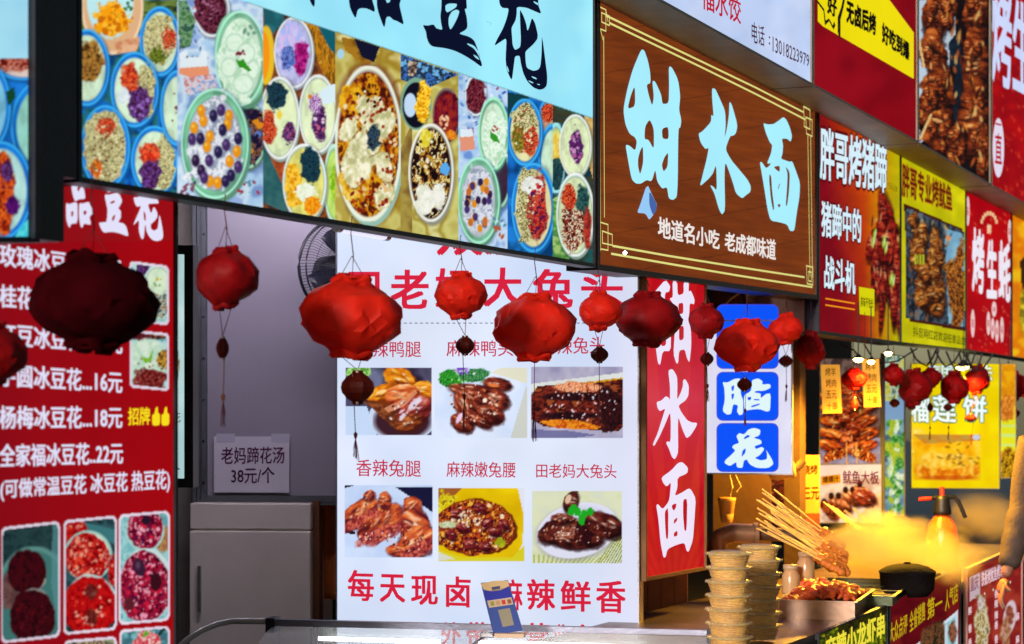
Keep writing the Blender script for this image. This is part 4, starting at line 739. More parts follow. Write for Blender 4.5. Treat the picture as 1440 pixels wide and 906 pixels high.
    photoframe(q, 168, 886, 238.5, 980, -6, 7, [(120, 185, 190), (60, 110, 120), (100, 165, 200)]); q.poly([(210, 906), (238, 870), (238, 878), (216, 906)], (30, 60, 60)); q.food(206, 906, 16, 20, [(190, 20, 40), (225, 100, 110), (240, 200, 190)], 4); q.spk(205, 891, 4, 4, 5, 2.6, [(90, 170, 40), (120, 200, 70)])
mn = sign('menu_board', LP, (-60, 262, 960, 243.5, 262, 960), 'tall red dessert menu board with prices and berry bowl photos', 'menu board', p_menu, (170, 10, 20), P_dim, M_dark, rim=.01, th=.06, o=.0, step=1.3)
g = MB(); MW = (222, 222, 246)
glyph(g, LP, [[[(305, 150), (390, 150), (365, 190), (375, 230), (415, 160), (440, 200), (455, 300), (385, 305), (345, 330), (325, 280), (310, 210)]],
    [[(248, 340), (280, 360), (340, 335), (370, 345), (370, 560), (300, 565), (290, 605), (275, 595), (250, 520)], [(300, 440), (325, 425), (325, 480), (305, 490)]],
    [[(388, 345), (430, 350), (490, 330), (505, 370), (535, 420), (530, 460), (495, 490), (515, 580), (440, 560), (420, 610), (400, 590), (385, 480)], [(430, 430), (460, 425), (470, 450), (440, 480)]],
    [[(665, 250), (690, 260), (790, 235), (820, 260), (845, 320), (820, 375), (800, 400), (830, 430), (830, 500), (800, 550), (860, 560), (890, 600), (910, 690), (895, 695), (800, 660), (730, 650), (650, 660), (620, 620), (595, 555), (640, 550), (680, 545), (690, 420), (675, 350), (660, 280)], [(715, 335), (765, 315), (765, 340), (720, 355)], [(740, 545), (735, 500), (770, 460), (765, 510)]], [[(680, 205), (750, 205), (755, 222), (690, 235)]],
    [[(965, 285), (1000, 285), (1060, 265), (1130, 270), (1210, 285), (1235, 350), (1170, 350), (1120, 355), (1125, 390), (1150, 460), (1180, 380), (1215, 440), (1220, 490), (1185, 540), (1145, 570), (1150, 620), (1180, 640), (1220, 620), (1230, 560), (1238, 460), (1262, 560), (1280, 680), (1270, 730), (1220, 750), (1170, 740), (1130, 700), (1100, 640), (1095, 580), (1085, 580), (1075, 700), (1065, 730), (1045, 720), (1020, 640), (1025, 520), (960, 585), (985, 520), (1030, 420), (1045, 375), (1000, 385), (975, 340)], [(1070, 420), (1095, 470), (1095, 540), (1075, 520)]]], tf(60, 240, 7.547), (226, 224, 248), k=1)
DR = (110, 0, 10)
for body, x1, ya, yb in (('玫瑰冰豆花...16元', 172, 358, 380), ('桂花冰豆花...16元', 172, 416, 432), ('红豆冰豆花...16元', 172, 470, 483), ('芋圆冰豆花...16元', 172, 527, 538), ('杨梅冰豆花...18元', 172, 587, 587), ('全家福冰豆花..22元', 173, 641, 637)):
    text(g, LP, body, -1, x1, ya, yb, 33, 31, MW, .032)
text(g, LP, '(可做常温豆花 冰豆花 热豆花)', 0, 239, 690, 676, 31, 33, MW, .028)
text(g, LP, '招牌', 180, 211, 586, 585, 25, 25, (250, 224, 30), .03)
for x in (214, 227): poly(g, LP, chaikin([(x, 583), (x + 3, 583), (x + 5, 573), (x + 8, 572), (x + 8, 581), (x + 11, 582), (x + 11, 598), (x + 3, 599), (x, 597)], 1), (250, 224, 30), .004)
g.build('lettering', P_txt, mn)

# ------------------------------------------------------------------ white rabbit-head board, frontal
WB = Plane((898 - CXP) / FPX * 7.78, 7.78, -15)
def p_white(q):
    q.area([(206, 222, 252), (216, 228, 252), (226, 234, 254)], 160)
    x = np.clip((q.X - 800) / 100, 0, 1); q.put(np.arange(x.size), x * .6, (232, 226, 246))
    def frame(x0, y0, x1, y1): q.clip(fn=lambda X, Y: (X > x0) & (X < x1) & (Y > y0) & (Y < y1))
    G = [(200, 110, 10), (240, 160, 20), (225, 110, 40), (180, 60, 30), (245, 190, 120)]
    frame(486.5, 517, 607, 612); q.area([(44, 36, 56), (80, 76, 104), (40, 30, 50)], 30); q.ell(525, 535, 16, 18, (130, 140, 175), a=.6, soft=12); q.ell(566, 588, 48, 34, (200, 215, 240)); q.poly([(486, 572), (516, 572), (525, 600), (530, 613), (486, 613)], (196, 216, 246)); q.ell(566, 592, 40, 26, (60, 30, 40), soft=6)
    q.food(503, 524, 18, 8, [(90, 150, 60), (150, 210, 110), (190, 235, 150)], 4)
    GG = [(120, 50, 14), (200, 100, 14), (240, 150, 24), (250, 186, 70), (255, 228, 180)]; q.meat(562, 532, 24, 15, 25, GG, n=7); q.meat(537, 556, 25, 15, -20, GG, n=6); q.meat(594, 550, 18, 14, 10, GG); q.meat(566, 556, 24, 16, -10, [(130, 40, 20), (200, 90, 40), (230, 120, 60), (244, 160, 90), (255, 214, 180)]); q.food(572, 560, 4, 3, [(170, 60, 20), (225, 120, 30), (240, 170, 60), (245, 200, 150)], 6)
    q.poly([(508, 560), (530, 566), (566, 580), (556, 604), (540, 590)], [(90, 40, 24), (150, 80, 40)], sc=6); q.meat(582, 578, 28, 19, -35, [(64, 16, 20), (120, 34, 34), (150, 48, 40), (190, 80, 60), (235, 220, 238)], n=8); q.meat(575, 594, 20, 11, -15, [(70, 24, 16), (120, 50, 24), (160, 80, 34), (210, 130, 60), (245, 210, 170)]); q.poly([(540, 574), (562, 564), (584, 548), (587, 553), (568, 572), (545, 580)], (225, 150, 110), a=.8)
    for x, y, a, b, r in ((582, 568, 12, 4, -50), (566, 586, 6, 3, -50), (589, 562, 5, 2, -50)): q.ell(x, y, a, b, (225, 215, 235), rot=r, wob=.4, a=.9)
    q.spk(572, 580, 26, 18, 26, 1.5, [(240, 225, 225), (80, 20, 24)])
    frame(611.5, 517, 742, 616); q.area([(206, 222, 250), (222, 232, 252)], 40); q.poly([(705, 517), (742, 517), (742, 540), (690, 524)], (225, 222, 200)); q.poly([(739, 545), (742, 545), (742, 616), (718, 616)], (205, 208, 200))
    q.food(634, 532, 16, 12, [(20, 90, 20), (60, 170, 50), (30, 120, 40)], 3); q.food(664, 528, 18, 9, [(20, 80, 36), (90, 160, 100), (30, 100, 50)], 3); q.food(650, 521, 9, 6, [(110, 60, 190), (215, 205, 240)], 3); q.spk(650, 530, 22, 8, 20, 1.8, [(225, 235, 235), (40, 140, 40), (140, 220, 110)])
    for x, y, a, b, r in ((663, 547, 32, 7, 6), (699, 540, 20, 9, 10), (670, 558, 40, 8, 18), (697, 562, 20, 14, 25), (668, 572, 34, 9, 38), (690, 583, 20, 13, 20), (653, 575, 26, 11, 65), (650, 595, 18, 12, 30), (672, 590, 22, 8, 30)):
        q.meat(x, y, a, b, r, [(50, 14, 14), (96, 30, 22), (134, 50, 32), (180, 84, 48), (244, 214, 196)], n=5, wob=.14)
    q.spk(668, 566, 36, 28, 50, 1.8, [(245, 215, 190), (205, 110, 70), (70, 18, 16)]); q.ell(646, 588, 9, 3, (230, 200, 230), rot=-60, wob=.3); q.ell(682, 563, 3, 3, (250, 235, 220)); q.ell(694, 542, 8, 2.5, (225, 120, 60), rot=5)
    frame(746.5, 516, 876, 616); q.area([(150, 146, 178), (172, 168, 196), (190, 184, 206)], 26); q.poly([(747, 540), (876, 524), (876, 535), (747, 552)], (222, 226, 222)); q.poly([(752, 546), (800, 540), (876, 531), (876, 545), (752, 556)], [(220, 180, 20), (200, 130, 20), (240, 210, 120)], sc=6)
    q.poly([(747, 556), (756, 543), (800, 540), (845, 538), (876, 533), (876, 600), (870, 607), (800, 603), (765, 600), (747, 590)], [(40, 14, 16), (80, 24, 20), (130, 44, 28), (90, 26, 24), (50, 16, 18), (150, 70, 34)], sc=9, ar=2)
    q.poly([(757, 593), (800, 588), (845, 600), (840, 604), (785, 603)], [(205, 90, 20), (235, 150, 30), (190, 70, 20)], sc=6); q.food(812, 545, 34, 6, [(225, 120, 60), (245, 190, 150), (190, 80, 40)], 3); q.poly([(747, 604), (800, 606), (840, 612), (800, 617), (747, 617)], (100, 100, 150), a=.8); q.food(858, 575, 18, 26, [(24, 10, 18), (60, 22, 24), (40, 14, 18)], 4)
    q.food(810, 558, 40, 5, [(30, 10, 18), (50, 20, 24)], 4); q.food(800, 585, 46, 5, [(24, 10, 20), (50, 18, 24)], 4); q.spk(815, 568, 55, 24, 90, 1.4, [(235, 190, 190), (200, 100, 80), (30, 8, 12), (240, 225, 230)])
    frame(484.5, 683, 608, 784); q.area([(190, 210, 246), (206, 222, 250)], 30); q.poly([(556, 685), (610, 685), (610, 722), (590, 708)], (26, 24, 58)); q.poly([(484, 742), (500, 748), (500, 752), (484, 750)], (30, 20, 40)); q.poly([(484, 683), (498, 683), (484, 687)], (20, 20, 50))
    MM = [(130, 40, 28), (190, 80, 36), (225, 120, 46), (165, 56, 40), (235, 160, 110)]
    for x, y, a, b, r in ((505, 722, 30, 16, -38), (519, 697, 9, 7, -40), (535, 735, 36, 18, -38), (541, 704, 9, 12, 0), (580, 712, 13, 14, -20), (582, 738, 22, 22, 30), (586, 762, 30, 20, -30), (565, 775, 22, 10, 10)):
        q.meat(x, y, a, b, r, [(84, 24, 30), (150, 50, 36), (200, 84, 44), (232, 130, 66), (250, 206, 170)], wob=.16, n=6)
    for x, y, a, b, r in ((500, 735, 24, 7, -30), (535, 752, 30, 8, -25), (590, 772, 24, 9, -25), (525, 722, 9, 6, 0)): q.food(x, y, a, b, [(110, 30, 40), (170, 60, 56), (220, 110, 90)], 4, rot=r, a=.85)
    q.spk(525, 755, 26, 6, 26, 1.6, [(240, 200, 200), (90, 24, 30)]); q.spk(575, 760, 26, 16, 40, 1.5, [(240, 190, 170), (100, 30, 30), (70, 20, 30)]); q.spk(530, 735, 40, 30, 60, 1.2, [(240, 150, 70), (140, 40, 30)])
    frame(616, 687, 737, 789); q.area([(214, 172, 4), (226, 188, 6), (236, 204, 10)], 40); q.poly([(728, 687), (737, 687), (737, 789), (722, 789), (735, 765), (736, 722)], (224, 226, 236)); q.poly([(616, 687), (650, 687), (640, 696), (616, 706)], (160, 90, 40)); q.poly([(616, 773), (650, 784), (720, 784), (737, 768), (737, 789), (616, 789)], (216, 206, 40)); q.poly([(616, 776), (640, 786), (616, 789)], (215, 215, 200))
    q.food(628, 720, 14, 22, [(205, 180, 10), (235, 220, 40), (150, 120, 20)], 5); q.ell(668, 742, 58, 40, (110, 40, 14), wob=.12); q.food(668, 742, 56, 39, [(60, 14, 16), (130, 40, 20), (205, 100, 20), (150, 50, 20), (90, 22, 30), (235, 170, 60)], 4, wob=.12)
    q.spk(668, 742, 50, 34, 130, 2.4, [(225, 120, 20), (240, 180, 60), (90, 16, 24), (70, 14, 30), (190, 70, 30), (245, 210, 170)], 1); [q.meat(x, y, 9, 7, r, [(50, 8, 20), (96, 18, 28), (130, 34, 36), (176, 80, 66), (240, 200, 180)], n=2) for x, y, r in ((643, 722, 0), (634, 752, 20), (650, 742, 40), (685, 735, -20), (696, 748, 10), (660, 765, 0), (682, 768, 15), (708, 738, 40), (675, 715, 0))]; q.spk(660, 730, 18, 12, 40, 1.8, [(245, 225, 200), (225, 190, 150)]); q.spk(704, 764, 8, 4, 5, 4, [(180, 180, 30), (150, 160, 20)], 1); q.food(629, 738, 12, 4, [(215, 220, 190), (180, 190, 140)], 3)
    frame(748.5, 690, 875, 792); q.area([(205, 212, 170), (222, 226, 190), (214, 220, 200)], 30); 
    for k in range(14): q.poly([(840 + k * 4, 792), (841.5 + k * 4, 792), (876 + k * 3, 740), (874 + k * 3, 740)], (140, 150, 20)); 
    for k in range(16): q.poly([(750 + k * 6, 792), (753 + k * 6, 792), (752 + k * 7, 780), (750 + k * 7, 780)], (160, 170, 60), a=.7)
    q.ell(812, 749, 60, 40, (150, 150, 160), a=.5, soft=6, rot=-12); q.ell(812, 746, 58, 38, (226, 226, 246), rot=-14); q.ell(812, 742, 48, 30, (205, 205, 232), rot=-14, a=.5, soft=5)
    for x, y, a, b, r in ((783, 745, 30, 15, -24), (796, 750, 32, 19, 0), (848, 738, 32, 17, 18), (815, 760, 34, 12, 0), (803, 706, 10, 16, 20), (790, 730, 16, 8, 0)): q.meat(x, y, a, b, r, [(34, 10, 12), (74, 22, 20), (110, 42, 30), (156, 84, 60), (240, 214, 200)], n=6, wob=.16)
    q.food(820, 750, 10, 18, [(36, 10, 16), (60, 16, 20)], 4); q.spk(812, 746, 50, 18, 90, 1.4, [(240, 210, 190), (200, 130, 100), (60, 14, 16), (110, 40, 30)]); q.ell(799, 702, 4, 7, (225, 190, 160), rot=20)
    for x, y in ((806, 715), (812, 720), (819, 727), (822, 722), (803, 720), (818, 733), (830, 720)): q.ell(x, y, 5, 5.5, (30, 170, 36), wob=.4)
    q.clip(); 
wb = empty('menu_board', WB.W(WB.s(690), 1.0, 0), 'large white lit menu board with six meat dish photos and red characters', 'menu board')
WQ = (474.5, 300, 935, 897, 300, 935)
housing(WB, *WQ, wb, M_alu, M_alu, 0, .08, .006, .006); face('printed_face', WB, *WQ, p_white, wb, (215, 227, 252), P_lit, 0, 1.35)
g = MB(); CR = (214, 32, 62); C2 = (196, 44, 74)
text(g, WB, '双流', 614, 746, 330, 330, 60, 60, CR, .035)
for ch, xa, xb, y in (('田', 490, 534, 410), ('老', 549, 603, 407), ('妈', 612, 664, 405), ('大', 680, 734, 404), ('兔', 749, 806, 406), ('头', 817, 876, 404)): text(g, WB, ch, xa, xb, y, y, 56, 56, CR, .035)
k = 500
while k < 872: pline(g, WB, [(k, 454.5), (k + 3, 454.6)], 1.2, (90, 80, 110)); k += 7.6
for s_, xa, xb, y0, y1, h in (('麻辣鸭腿', 501, 592, 491, 491, 23), ('麻辣鸭头', 628, 722, 490, 490, 23), ('麻辣兔头', 760, 850, 487, 485, 24), ('香辣兔腿', 501, 592, 658, 659, 24), ('麻辣嫩兔腰', 628, 725, 660, 661, 22), ('田老妈大兔头', 754, 867, 662, 663, 20)): text(g, WB, s_, xa, xb, y0, y1, h, h, C2, .008)
for ch, xa, xb, y, h in (('每', 489, 526, 823, 44), ('天', 534, 570, 827, 40), ('现', 578, 616, 830, 42), ('卤', 627, 662, 832, 44), ('麻', 706, 735, 836, 44), ('辣', 741, 781, 836, 44), ('鲜', 788, 831, 838, 44), ('香', 838, 880, 839, 46)): text(g, WB, ch, xa, xb, y, y + 1, h, h, CR, .03)
for ch, xa, xb, y in (('外', 620, 648, 892), ('带', 655, 686, 892), ('营', 738, 772, 893), ('业', 778, 800, 895), ('京', 804, 836, 895), ('小', 846, 868, 897)): text(g, WB, ch, xa, xb, y, y, 34, 34, CR, .03)
g.build('lettering', P_txt, wb)

# ------------------------------------------------------------------ vertical red sweet noodle sign in the fascia line
VP_ = Plane(FAC.W(0, 0, -.02)[0], FAC.W(0, 0, -.02)[1], 90 - 25.57)
def p_vert(q):
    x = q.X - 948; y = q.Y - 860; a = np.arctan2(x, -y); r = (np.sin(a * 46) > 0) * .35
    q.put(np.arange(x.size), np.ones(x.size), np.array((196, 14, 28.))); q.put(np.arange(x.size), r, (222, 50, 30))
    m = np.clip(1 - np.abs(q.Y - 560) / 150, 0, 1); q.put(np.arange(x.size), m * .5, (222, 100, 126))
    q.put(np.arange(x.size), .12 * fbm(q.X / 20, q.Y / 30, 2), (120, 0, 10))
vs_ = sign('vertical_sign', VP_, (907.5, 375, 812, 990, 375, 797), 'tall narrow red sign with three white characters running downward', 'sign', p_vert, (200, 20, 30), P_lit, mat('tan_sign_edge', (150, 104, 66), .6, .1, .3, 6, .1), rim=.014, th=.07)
g = MB(); VW = (236, 228, 250)
glyph(g, VP_, [[[(345, 115), (395, 125), (400, 270), (465, 250), (462, 130), (520, 130), (515, 230), (540, 215), (580, 310), (575, 365), (528, 350), (522, 470), (510, 530), (540, 620), (545, 800), (525, 985), (500, 940), (475, 840), (415, 855), (405, 990), (385, 990), (355, 890), (370, 640), (350, 560), (390, 480), (400, 420), (360, 370), (312, 300), (350, 290)], [(405, 355), (460, 345), (460, 460), (415, 470)], [(415, 600), (465, 590), (465, 735), (415, 750)]],
    [[(145, 245), (270, 100), (322, 170), (310, 230), (265, 240), (262, 400), (330, 420), (330, 520), (262, 540), (260, 640), (330, 660), (325, 860), (240, 860), (215, 1010), (190, 990), (165, 800), (175, 700), (210, 640), (210, 540), (110, 560), (110, 470), (210, 420), (215, 250)], [(225, 700), (280, 700), (275, 800), (225, 810)]]], tf(900, 380, 7.55), VW)
glyph(g, VP_, [[[(240, 130), (265, 115), (285, 125), (315, 180), (318, 260), (315, 380), (345, 320), (365, 260), (365, 210), (385, 200), (415, 255), (412, 340), (385, 385), (325, 425), (350, 480), (400, 550), (440, 570), (485, 572), (480, 600), (430, 680), (395, 705), (365, 640), (325, 520), (322, 600), (325, 820), (305, 870), (290, 882), (270, 860), (245, 790), (222, 745), (230, 730), (260, 735), (262, 560), (255, 480), (215, 580), (165, 690), (120, 772), (108, 755), (150, 660), (200, 500), (215, 450), (170, 475), (150, 450), (140, 395), (180, 385), (220, 345), (245, 360), (255, 380), (255, 260)]]], tf(900, 500, 6.04), VW)
glyph(g, VP_, [[[(150, 160), (220, 110), (270, 55), (300, 50), (340, 90), (335, 130), (265, 160), (265, 230), (245, 290), (290, 270), (345, 235), (365, 250), (395, 310), (385, 460), (375, 600), (345, 685), (330, 680), (315, 620), (260, 635), (195, 665), (180, 725), (165, 725), (145, 620), (130, 450), (115, 360), (125, 345), (160, 385), (200, 335), (210, 300), (220, 190), (190, 225), (165, 200)], [(175, 400), (200, 370), (200, 590), (185, 595), (178, 500)], [(305, 315), (335, 310), (330, 530), (315, 540), (305, 430)], [(225, 355), (258, 340), (255, 370), (240, 395), (228, 380)], [(240, 460), (265, 440), (262, 465), (240, 490)], [(240, 550), (265, 535), (265, 570), (240, 580)]]], tf(900, 640, 5.03), VW)
g.build('lettering', P_txt, vs_)

# ------------------------------------------------------------------ blue and white board
BB = Plane((1112 - CXP) / FPX * 9.35, 9.35, -13)
def p_blue(q): q.area([(222, 222, 246), (232, 230, 250)], 60)
bb = sign('brain_sign', BB, (991.5, 452, 665, 1112.5, 452, 666), 'white board with rounded blue squares stacked down it, one white character each', 'sign', p_blue, (228, 228, 250), P_lit, M_alu, rim=.006, th=.06, step=3)
g = MB()
for y0, y1 in ((428, 519), (523, 592), (595, 664)): poly(g, BB, rrect(1007.5, y0, 1095, y1, 9), (70, 70, 215), .003); poly(g, BB, rrect(1008.8, y0 + 1.3, 1093.7, y1 - 1.3, 8.2), (14, 84, 250), .0042)
glyph(g, BB, [[[(265, 655), (310, 640), (285, 585), (310, 560), (345, 575), (385, 530), (430, 520), (480, 535), (470, 580), (420, 600), (480, 615), (490, 645), (430, 665), (440, 690), (490, 670), (510, 690), (470, 740), (430, 760), (480, 780), (530, 770), (530, 720), (520, 690), (575, 780), (580, 810), (540, 840), (450, 840), (390, 810), (370, 770), (345, 780), (335, 840), (290, 835), (285, 790), (235, 825), (190, 800), (200, 775), (240, 740), (280, 700), (250, 675)], [(335, 700), (362, 680), (357, 720), (325, 755)], [(372, 575), (400, 585), (350, 612), (345, 600)]],
    [[(175, 155), (215, 160), (270, 130), (320, 125), (320, 250), (340, 300), (340, 410), (310, 420), (290, 390), (300, 340), (260, 330), (245, 410), (210, 415), (175, 385), (195, 300), (190, 200)], [(245, 190), (270, 180), (265, 220), (250, 230)], [(245, 250), (270, 245), (262, 290), (250, 295)]],
    [[(410, 140), (460, 125), (495, 150), (490, 175), (555, 170), (560, 200), (510, 225), (440, 225), (430, 240), (480, 245), (480, 285), (520, 250), (560, 245), (555, 380), (530, 392), (470, 370), (400, 375), (350, 385), (345, 260), (400, 230), (410, 180)], [(370, 280), (400, 270), (405, 290), (385, 305)], [(425, 290), (470, 292), (470, 302), (425, 300)], [(400, 345), (470, 325), (475, 335), (410, 358)]]], tf(985, 510, 5.66), (226, 248, 250), .0055)
g.build('lettering', P_txt, bb)

# ------------------------------------------------------------------ barbecue stall pictures
def board(name, px, Yd, q4, label, painter, bgc, pm=None, cat='poster', step=1.4, th=.02, ang=-12, hm=None):
    P = Plane((px - CXP) / FPX * Yd, Yd, ang); return sign(name, P, q4, label, cat, painter, bgc, pm or P_dim, hm or M_grey, rim=.004, th=th, step=step), P
SK = [(50, 14, 8), (120, 34, 14), (180, 70, 20), (225, 130, 40), (90, 24, 12), (245, 190, 90)]
def p_skew(q):
    q.area([(84, 60, 52), (120, 96, 86), (60, 44, 44)], 14); q.poly([(1153, 628), (1240, 615), (1240, 655), (1153, 652)], [(110, 110, 150), (150, 150, 180)], sc=16)
    for k in range(5):
        for s in (-1, 1): q.meat(1193 + s * rng.uniform(18, 24), 560 + k * 17, 20, 8, -18 * s, SK[:1] + [(140, 44, 16), (200, 84, 22), (236, 140, 46), (255, 214, 130)], n=4)
    [q.meat(1194 + rng.uniform(-9, 9), 530 + k * 10, 12, 7, rng.uniform(-30, 30), SK[:1] + [(120, 30, 14), (180, 60, 24), (220, 110, 40), (255, 200, 130)], n=3) for k in range(11)]; q.food(1175, 640, 18, 7, SK, 4, rot=-20); q.food(1215, 640, 18, 7, SK, 4, rot=20)
    for _ in range(80): q.ell(rng.uniform(1158, 1230), rng.uniform(515, 645), 1, rng.uniform(1.5, 4), rng.choice([(250, 200, 110), (60, 12, 8), (220, 90, 30)]), rot=rng.uniform(-70, 70), a=.8)
    for x in (1189, 1203): q.poly([(x, 622), (x + 2, 622), (x + 3, 654), (x + 1, 654)], (225, 160, 70))
skb, SKP = board('skewer_poster', 1240, 11.2, (1153, 505, 653, 1238, 505, 652), 'poster of glazed meat skewers hanging at the back of the barbecue stall', p_skew, (90, 70, 60))
def p_squid(q):
    q.area([(186, 170, 160), (205, 196, 190), (170, 150, 140)], 26); q.poly([(1153, 654), (1240, 652), (1240, 672), (1153, 676)], (205, 202, 214), a=.6); q.poly([(1200, 735), (1240, 690), (1240, 740)], [(220, 170, 110), (240, 200, 140)], sc=12, a=.8)
    for k in range(6):
        x, y = 1166 + k * 10, 718 - k * 4.2 - (k % 2) * 4; q.meat(x, y, 16, 6.5, 55 - k * 5, [(60, 22, 12), (120, 56, 28), (176, 96, 52), (224, 160, 100), (250, 220, 180)], n=3); q.ell(x - 7, y - 12, 4, 5, (40, 16, 12))
    q.meat(1216, 700, 18, 10, 20, n=5); q.food(1168, 716, 16, 9, [(70, 24, 12), (150, 70, 30)], 4, rot=30)
    for k in range(3): q.poly([(1175 + k * 12, 722 - k * 3), (1177 + k * 12, 720 - k * 3), (1200 + k * 14, 740), (1196 + k * 14, 740)], (240, 190, 90))
sqb, SQP = board('squid_poster', 1240, 11.15, (1153, 654, 735, 1239, 653, 735), 'pale poster of grilled squid pieces with maroon characters along its top', p_squid, (190, 176, 168))
g = MB(); text(g, SQP, '鱿鱼大板', 1185, 1236, 671, 672, 19, 19, (130, 20, 36), .02); poly(g, SQP, [(1154.5, 670), (1182, 667), (1182, 679), (1155, 682)], (235, 150, 10)); text(g, SQP, '爆爆汁', 1157, 1180, 675, 673, 9, 9, (120, 50, 10), .04, .0055); g.build('lettering', P_txt, sqb)
def p_green(q):
    q.area([(96, 130, 150), (130, 170, 180), (70, 100, 120)], 14)
    for _ in range(60): q.food(rng.uniform(1245, 1272), rng.uniform(590, 725), rng.uniform(2, 4.5), rng.uniform(4, 10), rng.choice([[(40, 110, 40), (120, 190, 90)], [(190, 215, 160), (230, 240, 210)], [(200, 200, 50), (150, 180, 40)]]), 3, rot=rng.uniform(-40, 40))
    q.clip(fn=lambda x, y: y < 590); q.area([(120, 160, 130), (205, 190, 60), (180, 205, 200), (90, 120, 90)], 8); q.poly([(1244, 565), (1272, 560), (1272, 592), (1244, 600)], (126, 160, 196))
board('vegetable_poster', 1272, 11.35, (1243, 498, 727, 1271, 502, 726), 'narrow glossy poster of green vegetable slices beside the yellow pancake board', p_green, (110, 140, 150), P_lit, ang=50, step=1.2)
def p_yb(q):
    q.area([(246, 222, 4), (240, 206, 4), (250, 230, 10)], 50); q.ell(1288, 628, 19, 28, (250, 214, 60), wob=.1, soft=6); q.spk(1288, 628, 16, 24, 60, 1.6, [(235, 190, 20), (255, 245, 150), (225, 205, 40)])
    q.clip(fn=lambda x, y: (x > 1284) & (x < 1379) & (y > 611) & (y < 676)); q.area([(236, 160, 10), (244, 190, 20), (250, 210, 60)], 16); q.poly([(1284, 611), (1378, 611), (1378, 620), (1300, 624)], [(200, 130, 40), (180, 150, 60)], sc=5)
    q.food(1332, 662, 44, 12, [(215, 110, 10), (240, 150, 20), (250, 200, 70)], 8, wob=.1); q.food(1330, 648, 36, 10, [(240, 180, 30), (250, 215, 90)], 6, wob=.2); q.ell(1334, 672, 40, 3.5, (190, 70, 10), a=.6)
    for _ in range(26): q.ell(rng.uniform(1320, 1378), rng.uniform(622, 655), 3, 1.2, (120, 70, 10), rot=rng.uniform(-40, 40), a=.7)
    q.clip()
yb, YP = board('pancake_sign', 1405, 13.2, (1282, 512, 686, 1405, 512, 687), 'bright yellow lit board with white characters over a golden pancake photo', p_yb, (246, 222, 4), P_lit, 'sign', th=.06, ang=-8)
g = MB()
for ch, xa, xb in (('榴', 1281, 1307), ('莲', 1311, 1345), ('饼', 1354, 1388)): text(g, YP, ch, xa, xb, 574, 576, 38, 38, (236, 250, 250), .035, ol=(70, 120, 50), olw=.045)
text(g, YP, '泰国', 1305, 1340, 524, 525, 24, 24, (236, 250, 250), .035, ol=(70, 120, 50), olw=.045); text(g, YP, '口味', 1346, 1396, 524, 525, 24, 24, (250, 250, 220), .035, ol=(90, 120, 40), olw=.04)
poly(g, YP, [(1373 + 5.5 * math.cos(t * .42), 615 + 4 * math.sin(t * .42)) for t in range(15)], (190, 200, 215), .004); g.build('lettering', P_txt, yb)
def p_yn(q): q.area([(236, 170, 10), (215, 130, 10), (246, 205, 30)], 14); q.poly([(1407, 590), (1430, 590), (1430, 635), (1407, 635)], (225, 226, 30)); q.food(1418, 655, 10, 24, [(120, 70, 10), (225, 180, 20), (90, 50, 10)], 5); q.food(1416, 575, 9, 16, [(190, 100, 20), (240, 160, 60)], 4); [q.poly([(1409, y), (1427, y), (1427, y + 3), (1409, y + 3)], (200, 230, 130)) for y in (598, 611, 624)]
board('snack_poster', 1430, 13.0, (1407.5, 512, 672, 1428, 512, 672), 'narrow orange-yellow poster standing right of the yellow pancake board', p_yn, (236, 170, 10), P_lit, th=.05, ang=-8)
def p_dk(q): q.area([(60, 26, 20), (110, 44, 30), (40, 20, 20), (150, 70, 50)], 7, 1.2); q.spk(1090, 690, 30, 40, 80, 1.6, [(190, 130, 90), (150, 30, 40), (30, 14, 14)])
board('grill_poster', 1124, 10.8, (1062, 650, 742, 1124, 650, 742), 'dim reddish poster of grilled meat under the blue and white board', p_dk, (80, 40, 30), printmat('faint_glow_film', .45, .4))  # poster has no lamp; a faint glow of its own replaces light

# lit tubes tucked behind the lower edge of the fascia signs
for x0, x1, y0, y1, lb in ((478, 540, 321, 332, 'short lit tube under the banner at the top left of the white board'), (905, 985, 388, 398, 'lit tube under the brown sign above the vertical red sign')):
    t = empty('tube_light', FAC.W(FAC.s(x0, -.2), FAC.z(x0, y0, -.2), -.2), lb, 'tube lamp')
    a = Vector(FAC.W(FAC.s(x0, -.19), FAC.z(x0, y0, -.19), -.19)); b = Vector(FAC.W(FAC.s(x1, -.19), FAC.z(x1, y1, -.19), -.19))
    MB().tube([a, b], .013, 10).build('tube', glow('tube_white', (205, 205, 232), 1.3), t)
    for e, d in ((a, (a - b).normalized()), (b, (b - a).normalized())): MB().tube([e, e + d * .025], .014, 10).build('end_cap', M_alu, t)

t = empty('tube_light', at(390, 200, 7.9), 'long unseen tube added inside the stall to light the lilac cabinet', 'tube lamp'); o_ = t.location  # unseen lamp, added to brighten the cabinet and the stall inside
MB().tube([(-.55, 0, 0), (.55, -.05, 0)], .013, 10).build('tube', glow('added_tube_glow', (238, 230, 250), 165)).parent = t
b_ = MB(); b_.box(-.58, .58, .0, .04, .02, .05); b_.build('batten', M_alu).parent = t
b_ = MB(); b_.tube([(-.4, .02, .05), (-.4, .02, 3.1 - o_.z)], .004, 5); b_.tube([(.4, .02, .05), (.4, .02, 3.1 - o_.z)], .004, 5); b_.build('hanger', M_dark).parent = t
